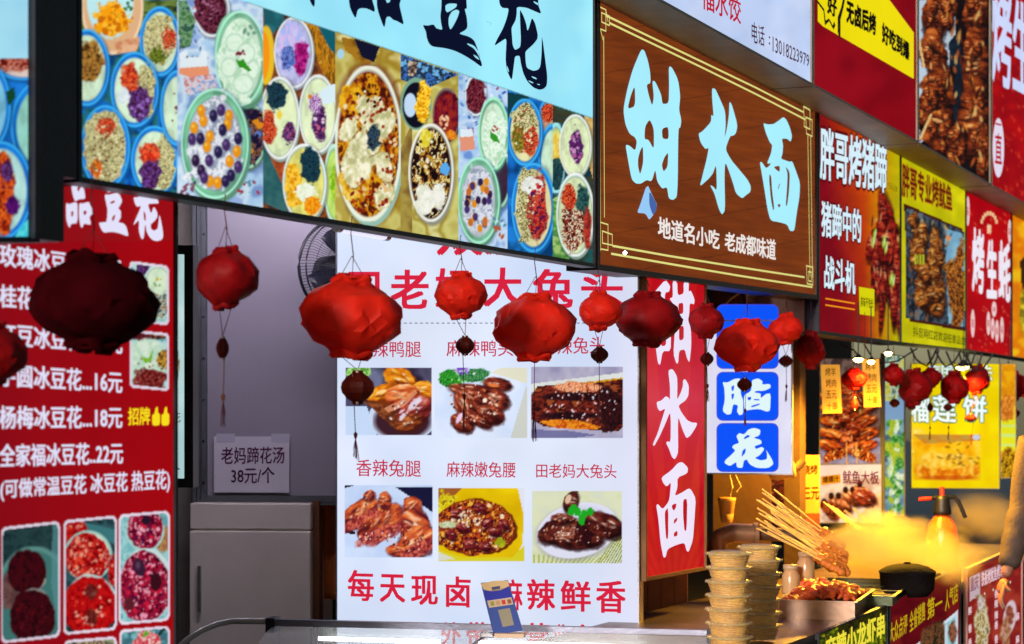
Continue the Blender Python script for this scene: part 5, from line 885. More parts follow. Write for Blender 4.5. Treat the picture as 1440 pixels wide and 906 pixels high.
# ------------------------------------------------------------------ red paper lanterns hanging under the fascia
def filmmat(name, c, tr, trans=.5, rough=.55):
    m = bpy.data.materials.new(name); m.use_nodes = True; n = m.node_tree; n.nodes.remove(n.nodes['Principled BSDF']); out = n.nodes['Material Output']
    tc = n.nodes.new('ShaderNodeTexCoord'); no = n.nodes.new('ShaderNodeTexNoise'); no.inputs['Scale'].default_value = 14; no.inputs['Detail'].default_value = 5; n.links.new(tc.outputs['Object'], no.inputs[0])
    cr = n.nodes.new('ShaderNodeValToRGB'); cr.color_ramp.elements[0].color = tuple(v * .7 for v in lin(c)[:3]) + (1,); cr.color_ramp.elements[1].color = lin(c); cr.color_ramp.elements[0].position = .35; cr.color_ramp.elements[1].position = .6
    n.links.new(no.outputs[0], cr.inputs[0])
    d = n.nodes.new('ShaderNodeBsdfPrincipled'); n.links.new(cr.outputs[0], d.inputs['Base Color']); d.inputs['Roughness'].default_value = rough; d.inputs['Specular IOR Level'].default_value = .2 if rough < .8 else .02
    t = n.nodes.new('ShaderNodeBsdfTranslucent'); t.inputs[0].default_value = lin(tr)
    bp = n.nodes.new('ShaderNodeBump'); bp.inputs['Strength'].default_value = .5; bp.inputs['Distance'].default_value = .01; n.links.new(no.outputs[0], bp.inputs['Height']); n.links.new(bp.outputs[0], d.inputs['Normal'])
    mx = n.nodes.new('ShaderNodeMixShader'); mx.inputs[0].default_value = trans
    n.links.new(d.outputs[0], mx.inputs[1]); n.links.new(t.outputs[0], mx.inputs[2]); n.links.new(mx.outputs[0], out.inputs[0]); return m
F_red = filmmat('red_lantern_film', (255, 52, 30), (255, 44, 26), .5)
F_dk = filmmat('shaded_deep_red_lantern_film', (176, 14, 20), (170, 8, 14), .4)  # shade on the dimmer lanterns is put into this film's colour
F_blk = filmmat('near_black_silhouette_film', (56, 4, 10), (60, 2, 6), .15, .9)  # film coloured near-black for a lantern that stands in silhouette
F_mid = filmmat('mid_red_lantern_film', (190, 14, 18), (200, 10, 14), .4)
F_pend = filmmat('brown_red_pendant_film', (110, 30, 18), (110, 20, 10), .3)
M_cord = mat('dark_red_cord', (96, 14, 22), .8, 0, .2, 30, 0)
M_cordy = mat('ochre_cord', (150, 96, 50), .8, 0, .2, 30, 0)
M_bead = mat('pale_bead', (230, 215, 210), .3, 0, .05, 10, 0)
PROF = [(.05, .97), (.36, 1.0), (.40, .93), (.38, .86), (.50, .76), (.72, .62), (.88, .44), (.97, .22), (1.0, 0), (.98, -.2), (.90, -.42), (.75, -.6), (.54, -.75), (.40, -.85), (.42, -.93), (.38, -1.0), (.05, -.97)]
def lantern(px, py, w, h, m, label, pend=None, tass=None, seed=0, o=0.04, nn=14, group='red lanterns strung along the fascia', Y=None):
    r_ = random.Random(seed * 31 + 5); Yd = Y or FAC.depth(px, o); c = at(px, py, Yd); W = w / 2 * Yd / FPX; H = h / 2 * Yd / FPX
    t = empty('hanging_lantern', c, label, 'lantern', group)
    ph = r_.random() * 6.28; lob = [r_.uniform(-.07, .07) for _ in range(4)]; off = r_.uniform(0, 50)
    def fn(r, z, an, j, k):
        ax_, ay_, az_ = math.cos(an) * r * 1.5, math.sin(an) * r * 1.5, z * 1.5
        n1 = fbm(np.array([off + ax_ + az_ * .6]), np.array([off + ay_ + az_ * .8]), seed, 2)[0] - .5
        n2 = abs(fbm(np.array([off + ax_ * 1.9 + az_ * 1.3]), np.array([off + ay_ * 1.9 - az_ * 1.1]), seed + 3, 2)[0] - .5)
        pl = abs(((an * nn / 2 / 6.2832 + .5 * n1 + z * .3) % 1) - .5) - .25
        e = 1 + .22 * n1 - .5 * n2 + .09 + .12 * pl + lob[0] * math.sin(an + ph)
        if abs(z) > .8: e = 1 + .14 * math.sin(5 * an + ph) + .1 * n1
        e *= .955 * (1 + r_.uniform(-.012, .012))
        return r * e * W, (z + r_.uniform(-.02, .02) + (.07 * math.sin(4 * an + ph) if abs(z) > .84 else 0) + .1 * n1 + (lob[2] * math.cos(an + ph) if abs(z) > .6 else 0)) * H
    mb = MB(); mb.lathe(PROF, 34 if w > 60 else 24, fn=fn, smooth=True)
    mb.f = [g_ for q in mb.f for g_ in (((q[0], q[1], q[2]), (q[0], q[2], q[3])) if r_.random() < .5 else ((q[0], q[1], q[3]), (q[1], q[2], q[3])))]; mb.sm = [True] * len(mb.f)
    b = mb.build('lantern_body', m); b.parent = t; b.data.set_sharp_from_angle(angle=R(27 if w < 80 else 38))
    sub = b.modifiers.new('s', 'SOLIDIFY'); sub.thickness = .0012
    for sg in (1, -1):
        mb = MB(); mb.tube([(.31 * W * math.cos(a * .4488), .31 * W * math.sin(a * .4488), sg * H * .985) for a in range(15)], .003 if W < .1 else .0045, 5); x = mb.build('collar_ring', m); x.parent = t
    zf = (FAC.z(px, 0, o), ); top = H
    zs = EYE + .5 if px < 1150 else EYE + .36
    if px > 836: zs = FAC.z(px, np.interp(px, [836, 1150, 1157, 1440], [374, 418, 470, 505]), o)
    else: zs = FAC.z(px, np.interp(px, [47, 110, 833], [334, 249, 371]), o)
    L = max(.03, zs + .02 - c.z - H)
    mb = MB(); mb.tube([(0, 0, H * .9), (.004, 0, H + L * .35), (-.003, 0, H + L * .7), (0, 0, H + L)], .0016, 5)
    mb.tube([(-.25 * W, 0, H * .98), (0, 0, H + min(L * .4, .06))], .001, 4); mb.tube([(.25 * W, 0, H * .98), (0, 0, H + min(L * .4, .06))], .001, 4); x = mb.build('hanging_cord', M_cord); x.parent = t
    zl = -H
    if pend:
        ppx, ppy, pw, ph_ = pend; pc = at(ppx, ppy, Yd) - c; pW = pw / 2 * Yd / FPX; pH = ph_ / 2 * Yd / FPX
        mb = MB(); mb.tube([(-.2 * W, 0, -H), (pc.x, 0, pc.z + pH)], .001, 4); mb.tube([(.2 * W, 0, -H), (pc.x, 0, pc.z + pH)], .001, 4); x = mb.build('pendant_cord', M_cord); x.parent = t
        mb = MB(); mb.lathe([(.02, 1), (.3, 1), (.34, .84), (.62, .66), (.93, .3), (1, 0), (.93, -.3), (.62, -.66), (.34, -.84), (.3, -1), (.02, -1)], 16, fn=lambda r, z, an, j, k: (r * pW * (1 if k % 2 else .9), z * pH), c=(pc.x, 0, pc.z), smooth=False); x = mb.build('pendant_lantern', F_pend); x.parent = t
        for sg in (1, -1):
            q = MB(); q.lathe([(0, -.004), (.0035, -.002), (.0035, .002), (0, .004)], 8, c=(pc.x, -.3 * pW, pc.z + sg * pH * .92)); x = q.build('bead', M_bead); x.parent = t
        zl = pc.z - pH
    if tass:
        ze = at(tass[0], tass[1], Yd) - c; zm = zl + (ze.z - zl) * .55; xx = ze.x
        mb = MB(); mb.tube([(xx * .6, 0, zl), (xx, 0, zm)], .0012, 4); mb.lathe([(0, .012), (.006, .004), (.004, -.006), (.0, -.014)], 8, c=(xx, 0, zm)); x = mb.build('tassel_cord', M_cord if px != 317 else M_cordy); x.parent = t
        mb = MB()
        for k in range(7):
            a = r_.uniform(-.006, .006); mb.tube([(xx, 0, zm - .008), (xx + a, r_.uniform(-.004, .004), zm + (ze.z - zm) * .5), (xx + a * 1.4 + r_.uniform(-.003, .003), 0, ze.z + r_.uniform(0, .012))], .0011, 4)
        x = mb.build('tassel', M_cord); x.parent = t
    return t
K = 'lantern'
lantern(130, 425, 176, 132, F_blk, 'large red lantern darkened to a silhouette hanging in front of the red dessert menu', seed=1, nn=12)
lantern(-14, 498, 102, 86, F_dk, 'blurred dark red lantern cut off by the left edge of the picture', seed=2)
lantern(317, 391, 86, 82, F_dk, 'medium dark red lantern in front of the lilac cabinet panel', (313, 490, 19, 34), (314, 602), seed=3)
lantern(495, 446, 140, 112, F_red, 'large bright red lantern over the left edge of the white menu board', (503, 545, 50, 48), (500, 648), seed=4, nn=11)
lantern(648, 416, 73, 62, F_red, 'small bright red lantern above the second dish of the white menu board', (654, 486, 29, 28), (653, 606), seed=5)
lantern(753, 460, 115, 92, F_red, 'large bright red lantern in the middle of the white menu board', None, (751, 622), seed=6, nn=11)
lantern(842, 438, 60, 52, F_red, 'small crimson lantern just left of the large dark one near the vertical sign', (843, 499, 27, 24), (843, 600), seed=7)
lantern(910, 449, 94, 75, F_dk, 'large dark red lantern overlapping the top of the vertical red sign', seed=8, o=.03)
lantern(993, 452, 50, 46, F_dk, 'small dark red lantern between the vertical red sign and the blue board', (994, 505, 20, 20), (995, 566), seed=9)
lantern(1050, 486, 87, 70, F_red, 'large red lantern covering the top of the blue and white board', (1047, 541, 22, 20), (1048, 600), seed=10, nn=11)
lantern(1105, 463, 48, 42, F_red, 'small bright red lantern at the top right corner of the blue board', (1105, 508, 21, 17), (1106, 566), seed=11)
lantern(1141, 492, 42, 50, F_dk, 'dim dark red lantern below the tan column right of the blue board', seed=12)
lantern(1201, 533, 38, 29, F_dk, 'flat dark red lantern between the two glowing yellow tags', (1202, 568, 11, 18), None, seed=13)
lantern(1257, 527, 30, 30, F_mid, 'small red lantern at the left of the cluster before the green poster', (1258, 567, 15, 13), None, seed=14, Y=11.1)
lantern(1284, 545, 56, 50, F_dk, 'wide deep red lantern in the cluster left of the yellow board', (1282, 573, 12, 9), None, seed=15)
lantern(1309, 531, 31, 27, F_dk, 'small dark lantern touching the upper left corner of the yellow board', (1308, 573, 9, 14), (1308, 620), seed=16, Y=11.95)
lantern(1342, 545, 42, 44, F_mid, 'red lantern in front of the middle characters of the yellow board', (1333, 573, 13, 12), (1334, 620), seed=17)
lantern(1374, 534, 36, 40, F_dk, 'dark red lantern in front of the right side of the yellow board', (1365, 588, 16, 13), (1366, 628), seed=18, Y=12.6)
lantern(1405, 526, 25, 26, F_mid, 'small red lantern over the top right corner of the yellow board', seed=19)
lantern(1424, 542, 44, 40, F_mid, 'red lantern at the right edge before the narrow orange poster', (1427, 581, 15, 15), None, seed=20, Y=13.4)
lantern(1448, 545, 34, 36, F_dk, 'dark red lantern cut off by the right edge of the picture', seed=21, Y=14.0)
# ------------------------------------------------------------------ glass display counter in front of the white board
CP = Plane((1000 - CXP) / FPX * 6.9, 6.9, -11)
M_gl = bpy.data.materials.new('clear_glass'); M_gl.use_nodes = True
_b = M_gl.node_tree.nodes['Principled BSDF']; _b.inputs['Base Color'].default_value = (.9, .95, .95, 1); _b.inputs['Roughness'].default_value = .03; _b.inputs['Alpha'].default_value = .16; _b.inputs['Specular IOR Level'].default_value = .8
cs = empty('display_counter', CP.W(CP.s(690), 0, 0), 'glass food display counter with glowing light strips under its top rail', 'counter')
ca, cb_ = CP.s(388), CP.s(1003); zc = CP.z(690, 878)
zL, zR = CP.z(380, 873), CP.z(1000, 888)
MB().pbox(CP, ca, cb_, (zL - .018, zR - .014), (zL + .006, zR + .004), -.02, .012).build('top_rail', mat('dull_steel_rail', (120, 122, 140), .35, .8, .2, 9, .1), cs)
MB().pbox(CP, ca - .03, ca + .004, zL - .04, zL + .012, -.04, .03).build('corner_bracket', M_black, cs); MB().pbox(CP, cb_ - .02, cb_ + .03, zR - .04, zR + .01, -.04, .03).build('corner_bracket', M_black, cs)
MB().pbox(CP, ca, cb_, .1, .34, -.02, .5).build('base_cabinet', M_alu, cs)
MB().pbox(CP, ca + .01, cb_ - .01, .345, .36, -.02, .49).build('display_shelf', mat('white_shelf', (190, 190, 195), .4, 0, .1, 5, .05), cs)
b_ = MB(); gv = []
for s_ in (ca, cb_):
    for k in range(9): a = R(90 * k / 8); gv.append(CP.W(s_, (zL if s_ == ca else zR) - .016 - (1 - math.cos(a)) * .42, .012 + math.sin(a) * .42))
b_.add(gv, [(k, k + 1, 10 + k, 9 + k) for k in range(8)], smooth=True); go = b_.build('curved_front_glass', M_gl, cs); sd = go.modifiers.new('t', 'SOLIDIFY'); sd.thickness = .006
MB().pbox(CP, ca, cb_, .36, zR - .02, -.026, -.02).build('rear_glass', M_gl, cs)
b_ = MB(); pts = []
for k in range(9): a = R(90 * k / 8); pts.append(CP.W(ca - .16 - .22 * math.sin(a) * .9, zL - .002 - (1 - math.cos(a)) * .3, .012 + math.sin(a) * .3))
b_.tube([CP.W(ca - .01, zL - .002, 0)] + pts, .012, 8); b_.build('curved_end_rail', mat('pale_plastic_rail', (150, 145, 140), .3, .2, .1, 9, .05), cs)
b_ = MB(); b_.tube([CP.W(CP.s(600), .62, .39), CP.W(CP.s(690), zc - .03, .1)], .005, 6); b_.build('glass_stay', M_alu, cs)
for xa, xb, ya, yb2 in ((452, 622, 894, 899), (676, 905, 899, 906)):
    b_ = MB(); z_ = CP.z(690, 897)
    b_.pbox(CP, CP.s(xa), CP.s(xb), (CP.z(xa, ya + 5), CP.z(xb, yb2 + 5)), (CP.z(xa, ya), CP.z(xb, yb2)), .03, .04); b_.build('light_strip', glow('strip_white', (250, 250, 244), 9), cs)
for k in range(7):
    x = 470 + k * 68; t_ = empty('food_tray', CP.W(CP.s(x), .36, .24), ['steel tray of brown braised meat at the left end of the counter', 'steel tray of orange braised meat, second in the counter', 'steel tray of dark duck necks, third in the counter', 'steel tray of braised meat, fourth in the counter', 'steel tray of red braised meat, fifth in the counter', 'steel tray of pale tripe, sixth in the counter', 'steel tray of meat at the right end of the counter'][k], 'tray', 'trays in the glass counter')
    MB().pbox(CP, CP.s(x) - .065, CP.s(x) + .065, .362, .40, .08, .4).build('tray_shell', M_alu, t_)
    b_ = MB()
    for j in range(24): b_.lathe([(0, -.015), (.018, 0), (0, .018)], 6, c=CP.W(CP.s(x) + rng.uniform(-.05, .05), .405 + rng.uniform(0, .02), rng.uniform(.1, .38)))
    o_ = b_.build('braised_meat', mat('braised_meat', (110, 46, 24), .35, 0, .4, 20, .4), t_); o_['kind'] = 'stuff'
# small standing payment card
cd = empty('table_card', at(708, 890, 6.75), 'small leaning blue card with cream top on the counter rail', 'card')
CD = Plane((700 - CXP) / FPX * 6.75, 6.75, -8)
b_ = MB(); Q = [(676, 820), (714, 816), (735, 887), (694, 893)]
def slab(mb, P, pts, col, o, th):
    v, f = fillshape([[(P.s(a, o) * 100, P.z(a, b, o) * 100) for a, b in pts]]); n = len(v)
    mb.add([P.W(a / 100, b / 100, o) for a, b in v], f, col); mb.add([P.W(a / 100, b / 100, o - th) for a, b in v], [t[::-1] for t in f], col)
    q = [(P.s(a, o), P.z(a, b, o)) for a, b in pts]
    for k in range(len(q)):
        a, b = q[k], q[(k + 1) % len(q)]; mb.add([P.W(a[0], a[1], o), P.W(b[0], b[1], o), P.W(b[0], b[1], o - th), P.W(a[0], a[1], o - th)], [(0, 1, 2, 3)], col)
P_card = printmat('card_print', .25, .8, .4)
slab(b_, CD, Q, (66, 84, 150), 0, .006); b_.build('card_board', P_card, cd)
b_ = MB()
poly(b_, CD, [(675.5, 821), (695, 817), (714, 816.5), (716, 824), (705, 830), (690, 832), (680, 829)], (215, 180, 130), .001); poly(b_, CD, [(680, 832), (716, 826), (720, 840), (684, 845)], (56, 60, 160), .001)
poly(b_, CD, [(685, 845), (719, 840), (722, 850), (688, 855)], (205, 175, 150), .002); poly(b_, CD, [(700, 858), (717, 855), (723, 879), (707, 882)], (150, 140, 120), .002)
for k, c_ in enumerate(((150, 150, 60), (190, 150, 110), (205, 70, 50), (150, 90, 60))): poly(b_, CD, [(689 + k * 8, 846.5 - k), (694 + k * 8, 845.5 - k), (695.5 + k * 8, 851.5 - k), (690.5 + k * 8, 852.5 - k)], c_, .003)
poly(b_, CD, [(691, 826), (703, 824), (703, 828), (692, 830)], (80, 80, 110), .002); b_.build('card_print', P_card, cd)
MB().pbox(CD, CD.s(697), CD.s(738), CD.z(716, 896), CD.z(716, 890), -.03, .03).build('card_foot', mat('cream_plastic', (215, 180, 150), .4, 0, .1, 8, 0), cd)
cl_ = empty('steel_clip', at(688, 893, 6.78), 'small steel clip lying on the rail left of the blue card', 'clip'); b_ = MB(); b_.pbox(CD, CD.s(676), CD.s(695), CD.z(688, 896), CD.z(688, 889), -.02, .02); b_.build('clip_body', M_alu, cl_, .003); b_ = MB(); b_.tube([CD.W(CD.s(676), CD.z(688, 892), .02), CD.W(CD.s(684), CD.z(688, 887), .02), CD.W(CD.s(694), CD.z(688, 892), .02)], .002, 5); b_.build('clip_wire', M_alu, cl_)

# ------------------------------------------------------------------ barbecue stall counter
D0 = .70; zt_ = .75
def ctop(px, py, z): Y = (EYE - z) * FPX / (py - HYP); return at(px, py, Y)
gc = empty('grill_counter', FAC.W(FAC.s(1300, D0), .1, D0), 'long dark barbecue counter with lit posters along its street side', 'counter')
sA, sB = FAC.s(1085, D0), FAC.s(1440, D0) + 1.2
M_top = mat('greasy_steel_top', (120, 96, 80), .35, .6, .35, 7, .2)
MB().pbox(FAC, sA, sB, .1, zt_ - .06, -.1, D0 - .02).build('counter_body', mat('dark_red_sheet', (60, 16, 18), .5, .1, .3, 5, .1), gc)
MB().pbox(FAC, sA - .6, sB, zt_ - .055, zt_, -.15, D0).build('counter_top', M_top, gc)
MB().pbox(FAC, sA - .6, sA - .55, .0, zt_ - .06, .2, D0 - .05).build('leg', M_dark, gc); MB().pbox(FAC, sA - .6, sA - .55, .1, zt_ - .06, -.15, -.1).build('leg', M_dark, gc)
for k in range(4): MB().pbox(FAC, sA - .45 + .0, sA - .4, .0, .004, 0, .01)
MB().pbox(FAC, sA - .58, FAC.s(1245, D0), zt_ - .045, zt_ - .02, D0 + .001, D0 + .012).build('edge_trim', M_black, gc)
GP = Plane(FAC.W(0, 0, D0 + .012)[0], FAC.W(0, 0, D0 + .012)[1], 90 - 25.57)
def p_gl(q):
    q.area([(60, 80, 10), (110, 130, 10), (30, 30, 8), (150, 150, 20)], 7); q.poly([(1180, 860), (1250, 830), (1250, 862), (1180, 895)], (20, 12, 8), a=.7)
sg1 = sign('counter_sign', GP, (1150, 893, 1060, 1246, 852, 1000), 'green-yellow lit strip sign on the counter front under the crayfish tray', 'sign', p_gl, (90, 110, 10), P_lit, M_black, rim=.006, th=.01, step=1.3)
g = MB(); text(g, GP, '麻辣小龙虾串', 1160, 1244, 915, 878, 34, 36, (236, 220, 60), .04); g.build('lettering', P_txt, sg1)
def p_rc(q):
    q.area([(96, 8, 18), (84, 6, 16), (112, 20, 20)], 30); i = np.nonzero(q.Y < 845)[0]; q.put(i, np.clip((845 - q.Y[i]) / 60, 0, .6), (150, 70, 24))  # brown steam haze painted into the top of the print
    q.poly([(1250, 938), (1347, 858), (1347, 960), (1250, 1010)], (205, 215, 226)); q.poly([(1252, 941), (1345, 865), (1345, 960), (1252, 1010)], [(120, 176, 180), (150, 205, 214)], sc=14)
    for x in range(1300, 1330, 6): q.food(x, 906 - (x - 1300) * .5, 5, 20, [(30, 30, 20), (120, 70, 40), (60, 50, 30)], 4, wob=.3)
    q.food(1340, 890, 5, 14, [(60, 40, 34), (150, 90, 60)], 4); q.poly([(1329, 880), (1332, 877), (1332, 960), (1329, 960)], (190, 205, 215))
sg2 = sign('counter_sign', GP, (1250, 848, 1010, 1349, 800, 960), 'dark red counter sign with yellow characters over a photo strip', 'sign', p_rc, (96, 8, 18), P_lit, M_dark, rim=.008, th=.012, step=1.3)
g = MB(); YC = (190, 160, 20)
for s_, x0, x1, y0, y1 in (('大众点评', 1251, 1276, 892, 876), ('全省销售', 1279, 1301, 876, 858), ('第一', 1304, 1325, 858, 846), ('人气店', 1329, 1347, 846, 832)): text(g, GP, s_, x0, x1, y0, y1, 30, 28, YC, .03)
g.build('lettering', P_txt, sg2)
def p_rm(q):
    q.area([(152, 40, 34), (138, 28, 26), (168, 56, 40)], 26); q.poly([(1363, 812), (1378, 805), (1378, 838), (1363, 846)], (205, 180, 190))
    q.food(1381, 880, 9, 36, [(150, 120, 50), (205, 190, 130), (225, 215, 190), (120, 90, 40)], 5); q.food(1379, 848, 4, 9, [(225, 215, 215), (190, 160, 150)], 3); q.ell(1420, 868, 9, 24, (222, 200, 210), rot=8); q.food(1420, 865, 5, 12, [(120, 50, 40), (170, 90, 60)], 4); q.food(1414, 890, 6, 20, [(150, 90, 60), (205, 160, 130)], 4)
sg3 = sign('counter_sign', GP, (1359, 803, 1000, 1436, 768, 960), 'red counter poster with a pale border and small white characters beside the arm', 'sign', p_rm, (150, 36, 32), P_dim, mat('pale_pink_edge', (214, 150, 140), .5, 0, .1, 9, 0), rim=.012, th=.012, step=1.3)
g = MB(); PW = (236, 205, 214); text(g, GP, '重庆', 1364.5, 1376, 823, 818, 20, 20, (120, 60, 100), .03); text(g, GP, '铁板烤鱿鱼烤冷面', 1380, 1414, 815, 800, 22, 20, PW, .03)
for i, (x, ys) in enumerate(((1364, (860, 885, 905)), (1401, (836, 850, 866, 880, 900)), (1431, (868, 900)))):
    for y in ys: text(g, GP, '鲜香麻辣'[(i + y) % 4], x - 2.5, x + 2.5, y, y - 2, 12, 12, PW, .03)
for x in (1384, 1396, 1408, 1420): poly(g, GP, [(x, 834 - (x - 1384) * .45), (x + 1.5, 833 - (x - 1384) * .45), (x + 1.5, 836 - (x - 1384) * .45), (x, 837 - (x - 1384) * .45)], (240, 220, 190), .004)
g.build('lettering', P_txt, sg3)

# stacks of takeaway bowls with noodles
M_tub = bpy.data.materials.new('clear_tub_plastic'); M_tub.use_nodes = True; _b = M_tub.node_tree.nodes['Principled BSDF']
_b.inputs['Base Color'].default_value = (.98, .84, .62, 1); _b.inputs['Roughness'].default_value = .22; _b.inputs['Alpha'].default_value = .15
M_lid = mat('frosted_lid_plastic', (235, 205, 140), .25, 0, .05, 8, .05, alpha=.38); M_nood = mat('yellow_noodles', (250, 176, 72), .5, 0, .35, 12, .3)
def tub0():
    t = empty('takeaway_tub', (0, 0, 0)); R0, R1, Hh = .056, .074, .052
    b = MB(); b.lathe([(0, 0), (R0, 0), (R0 + .002, .004), (R1, Hh), (R1 + .005, Hh + .001), (R1 + .005, Hh - .003), (R1 - .002, Hh - .002), (R0, .006), (0, .003)], 28); x = b.build('tub', M_tub); x.parent = t
    b = MB(); b.lathe([(0, Hh + .006), (R1 - .012, Hh + .006), (R1 - .009, Hh + .0015), (R1 + .006, Hh + .0015), (R1 + .007, Hh - .006), (R1 + .0055, Hh - .006)], 28); x = b.build('lid', M_lid); x.parent = t
    b = MB(); r_ = random.Random(3)
    for k in range(70):
        a = r_.random() * 6.28; q = []; z = r_.uniform(.006, .046); rr = R0 + (R1 - R0) * z / Hh - .0045
        for j in range(6): q.append((rr * math.cos(a + j * .35) , rr * math.sin(a + j * .35), z + .004 * math.sin(j * 1.3 + k)))
        b.tube(q, .0032, 5)
    b.lathe([(0, .004), (.054, .004), (.067, .04), (0, .044)], 16); x = b.build('noodles', M_nood); x.parent = t; return t
T0 = tub0(); used = [False]
def ctree(o, p=None):
    c = o.copy(); COL.objects.link(c)
    if p: c.parent = p
    for ch in list(o.children): ctree(ch, c)
    return c
ORD = ['bottom', 'second', 'third', 'fourth', 'fifth', 'sixth', 'seventh', 'eighth', 'ninth']
def stack(px, ptop, Y, n, desc, sc=1.0):
    base = at(px, 900, Y); st = .047 * sc; z1 = at(px, ptop, Y).z
    for k in range(n):
        z = z1 - .058 * sc - (n - 1 - k) * st
        if z < zt_ - .02: continue
        o = ctree(T0) if used[0] else T0; used[0] = True
        o.location = (base.x + rng.uniform(-.004, .004), base.y + rng.uniform(-.004, .004), z); o.rotation_euler = (0, 0, rng.uniform(0, 6.28)); o.scale = (sc, sc, sc)
        tag(o, 'clear noodle tub, %s of the %s' % ('topmost' if k == n - 1 else '%s from the top' % ORD[n - 1 - k], desc), 'tub', 'stacked takeaway noodle tubs')
stack(1026, 775, 6.75, 7, 'stack nearest the glass counter'); stack(1069, 766, 7.15, 8, 'taller stack touching the crayfish tray'); stack(1052, 800, 7.55, 6, 'narrow stack behind the other two', .8)
# crayfish tray on the counter
TP = Plane(*FAC.W(0, 0, 0)[:2], 90 - 25.57)
tr0 = ctop(1163, 862, zt_)
ty = empty('serving_tray', tr0, 'deep steel tray heaped with red crayfish on the barbecue counter', 'tray')
b_ = MB(); TM = Matrix.Rotation(R(90 - 25.57 - 90 + 8), 4, 'Z')
def openbox(b, wx, wy, h, t=.004):
    for x0, x1, y0, y1, z0, z1 in ((-wx, wx, -wy, wy, 0, t), (-wx, wx, -wy, -wy + t, t, h), (-wx, wx, wy - t, wy, t, h), (-wx, -wx + t, -wy + t, wy - t, t, h), (wx - t, wx, -wy + t, wy - t, t, h), (-wx - .012, wx + .012, -wy - .012, -wy, h - .003, h + .002), (-wx - .012, wx + .012, wy, wy + .012, h - .003, h + .002), (-wx - .012, -wx, -wy, wy, h - .003, h + .002), (wx, wx + .012, -wy, wy, h - .003, h + .002)): b.box(x0, x1, y0, y1, z0, z1, M=TM)
openbox(b_, .15, .27, .075); x = b_.build('tray_shell', mat('tray_steel', (160, 130, 110), .3, .7, .15, 6, .1)); x.parent = ty
b_ = MB()
for k in range(170):
    q = TM @ Vector((rng.uniform(-.13, .13), rng.uniform(-.25, .25), 0)); hh = .05 + .06 * (1 - (q.x / .2) ** 2) * rng.uniform(.5, 1); a = rng.random() * 6.28; l = rng.uniform(.015, .03); dx, dy = math.cos(a) * l, math.sin(a) * l
    b_.tube([(q.x - dx, q.y - dy, hh), (q.x - dx * .3, q.y - dy * .3, hh + .012), (q.x + dx * .5, q.y + dy * .5, hh + .01), (q.x + dx, q.y + dy, hh - .004)], .015, 6, r2=.005, smooth=True)
cf = b_.build('heaped_crayfish', mat('red_crayfish_shell', (250, 96, 40), .4, 0, .5, 24, .4)); cf.parent = ty; cf['kind'] = 'stuff'
# second shallow leafy tray behind, where the skewers lie
tb = ctop(1205, 838, zt_ + .02); tg = empty('grill_tray', tb, 'shallow tray behind the crayfish holding bundles of wooden skewers', 'tray'); b_ = MB(); openbox(b_, .2, .4, .04); x = b_.build('tray_shell', mat('green_grey_tray', (70, 80, 46), .4, .3, .3, 6, .1)); x.parent = tg
b_ = MB(); 
for k in range(5): y0 = -.36 + k * .18; b_.box(-.2, .2, y0, y0 + .006, .04, .044, M=TM)
x = b_.build('tray_rack', M_dark); x.parent = tg
# skewers
M_bam = mat('bamboo_skewer', (240, 180, 84), .5, 0, .2, 20, .1); M_meat = mat('orange_spiced_meat', (232, 116, 30), .45, 0, .45, 26, .5)
SKL = ['top', 'upper', 'long', 'second', 'third', 'middle', 'lower', 'dark', 'bottom', 'short']
ends = []
for k in range(26):
    a0 = (1060 + rng.uniform(0, 30) + (k % 6) * 2, 688 + k * 2.3 + rng.uniform(-2, 2)); b0 = (1168 + rng.uniform(0, 22), 765 + k * 1.6 + rng.uniform(-3, 3)); ends.append((a0, b0, 8.5 - .02 * k))
for k in range(4): ends.append(((1158 + k * 6, 706 + k * 3), (1206 + k * 5, 748 + k * 2), 9.4))
def skew(a, b, label):
    t = empty('meat_skewer', a, label, 'skewer', 'wooden skewers fanned over the grill tray'); v = b - a
    x = MB().tube([(0, 0, 0), v], .0034, 6).build('stick', M_bam); x.parent = t
    m = MB(); L = v.length; u = v / L
    for j in range(5):
        c = u * (L * (.78 + j * .055)); m.lathe([(0, -.02), (.015, -.012), (.019, 0), (.013, .014), (0, .02)], 7, M=u.to_track_quat('Z', 'Y').to_matrix().to_4x4(), c=c, fn=lambda r, z, an, jj, kk: (r * rng.uniform(.75, 1.2), z))
    x = m.build('meat_pieces', M_meat); x.parent = t
for k, (a0, b0, Yd) in enumerate(ends):
    skew(at(*a0, Yd), at(*b0, Yd - .15), 'bamboo skewer with spiced meat fanned up from the tray behind the crayfish' if k < 26 else 'bamboo skewer lying under the squid poster at the edge of the steam')
# dark pot
pp = ctop(1276, 838, zt_ + .02); pt = empty('black_pot', pp, 'round black pot standing in the steam at the counter edge', 'pot'); b_ = MB(); b_.lathe([(0, 0), (.09, 0), (.115, .03), (.12, .1), (.125, .102), (.116, .106), (.11, .1), (.1, .02), (0, .015)], 28); M_pot = mat('sooty_black_iron', (22, 16, 16), .85, 0, .4, 9, .4, spec=.1); x = b_.build('pot_body', M_pot); x.parent = pt
b_ = MB(); b_.lathe([(.124, .106), (.115, .114), (.09, .128), (.05, .138), (.0, .141)], 28); b_.lathe([(.0, .14), (.014, .141), (.016, .146), (0, .148)], 12); x = b_.build('pot_lid', M_pot); x.parent = pt
b_ = MB(); b_.tube([(.11, .02, .08), (.15, .05, .09), (.12, .08, .085)], .007, 8); x = b_.build('handle', M_black); x.parent = pt
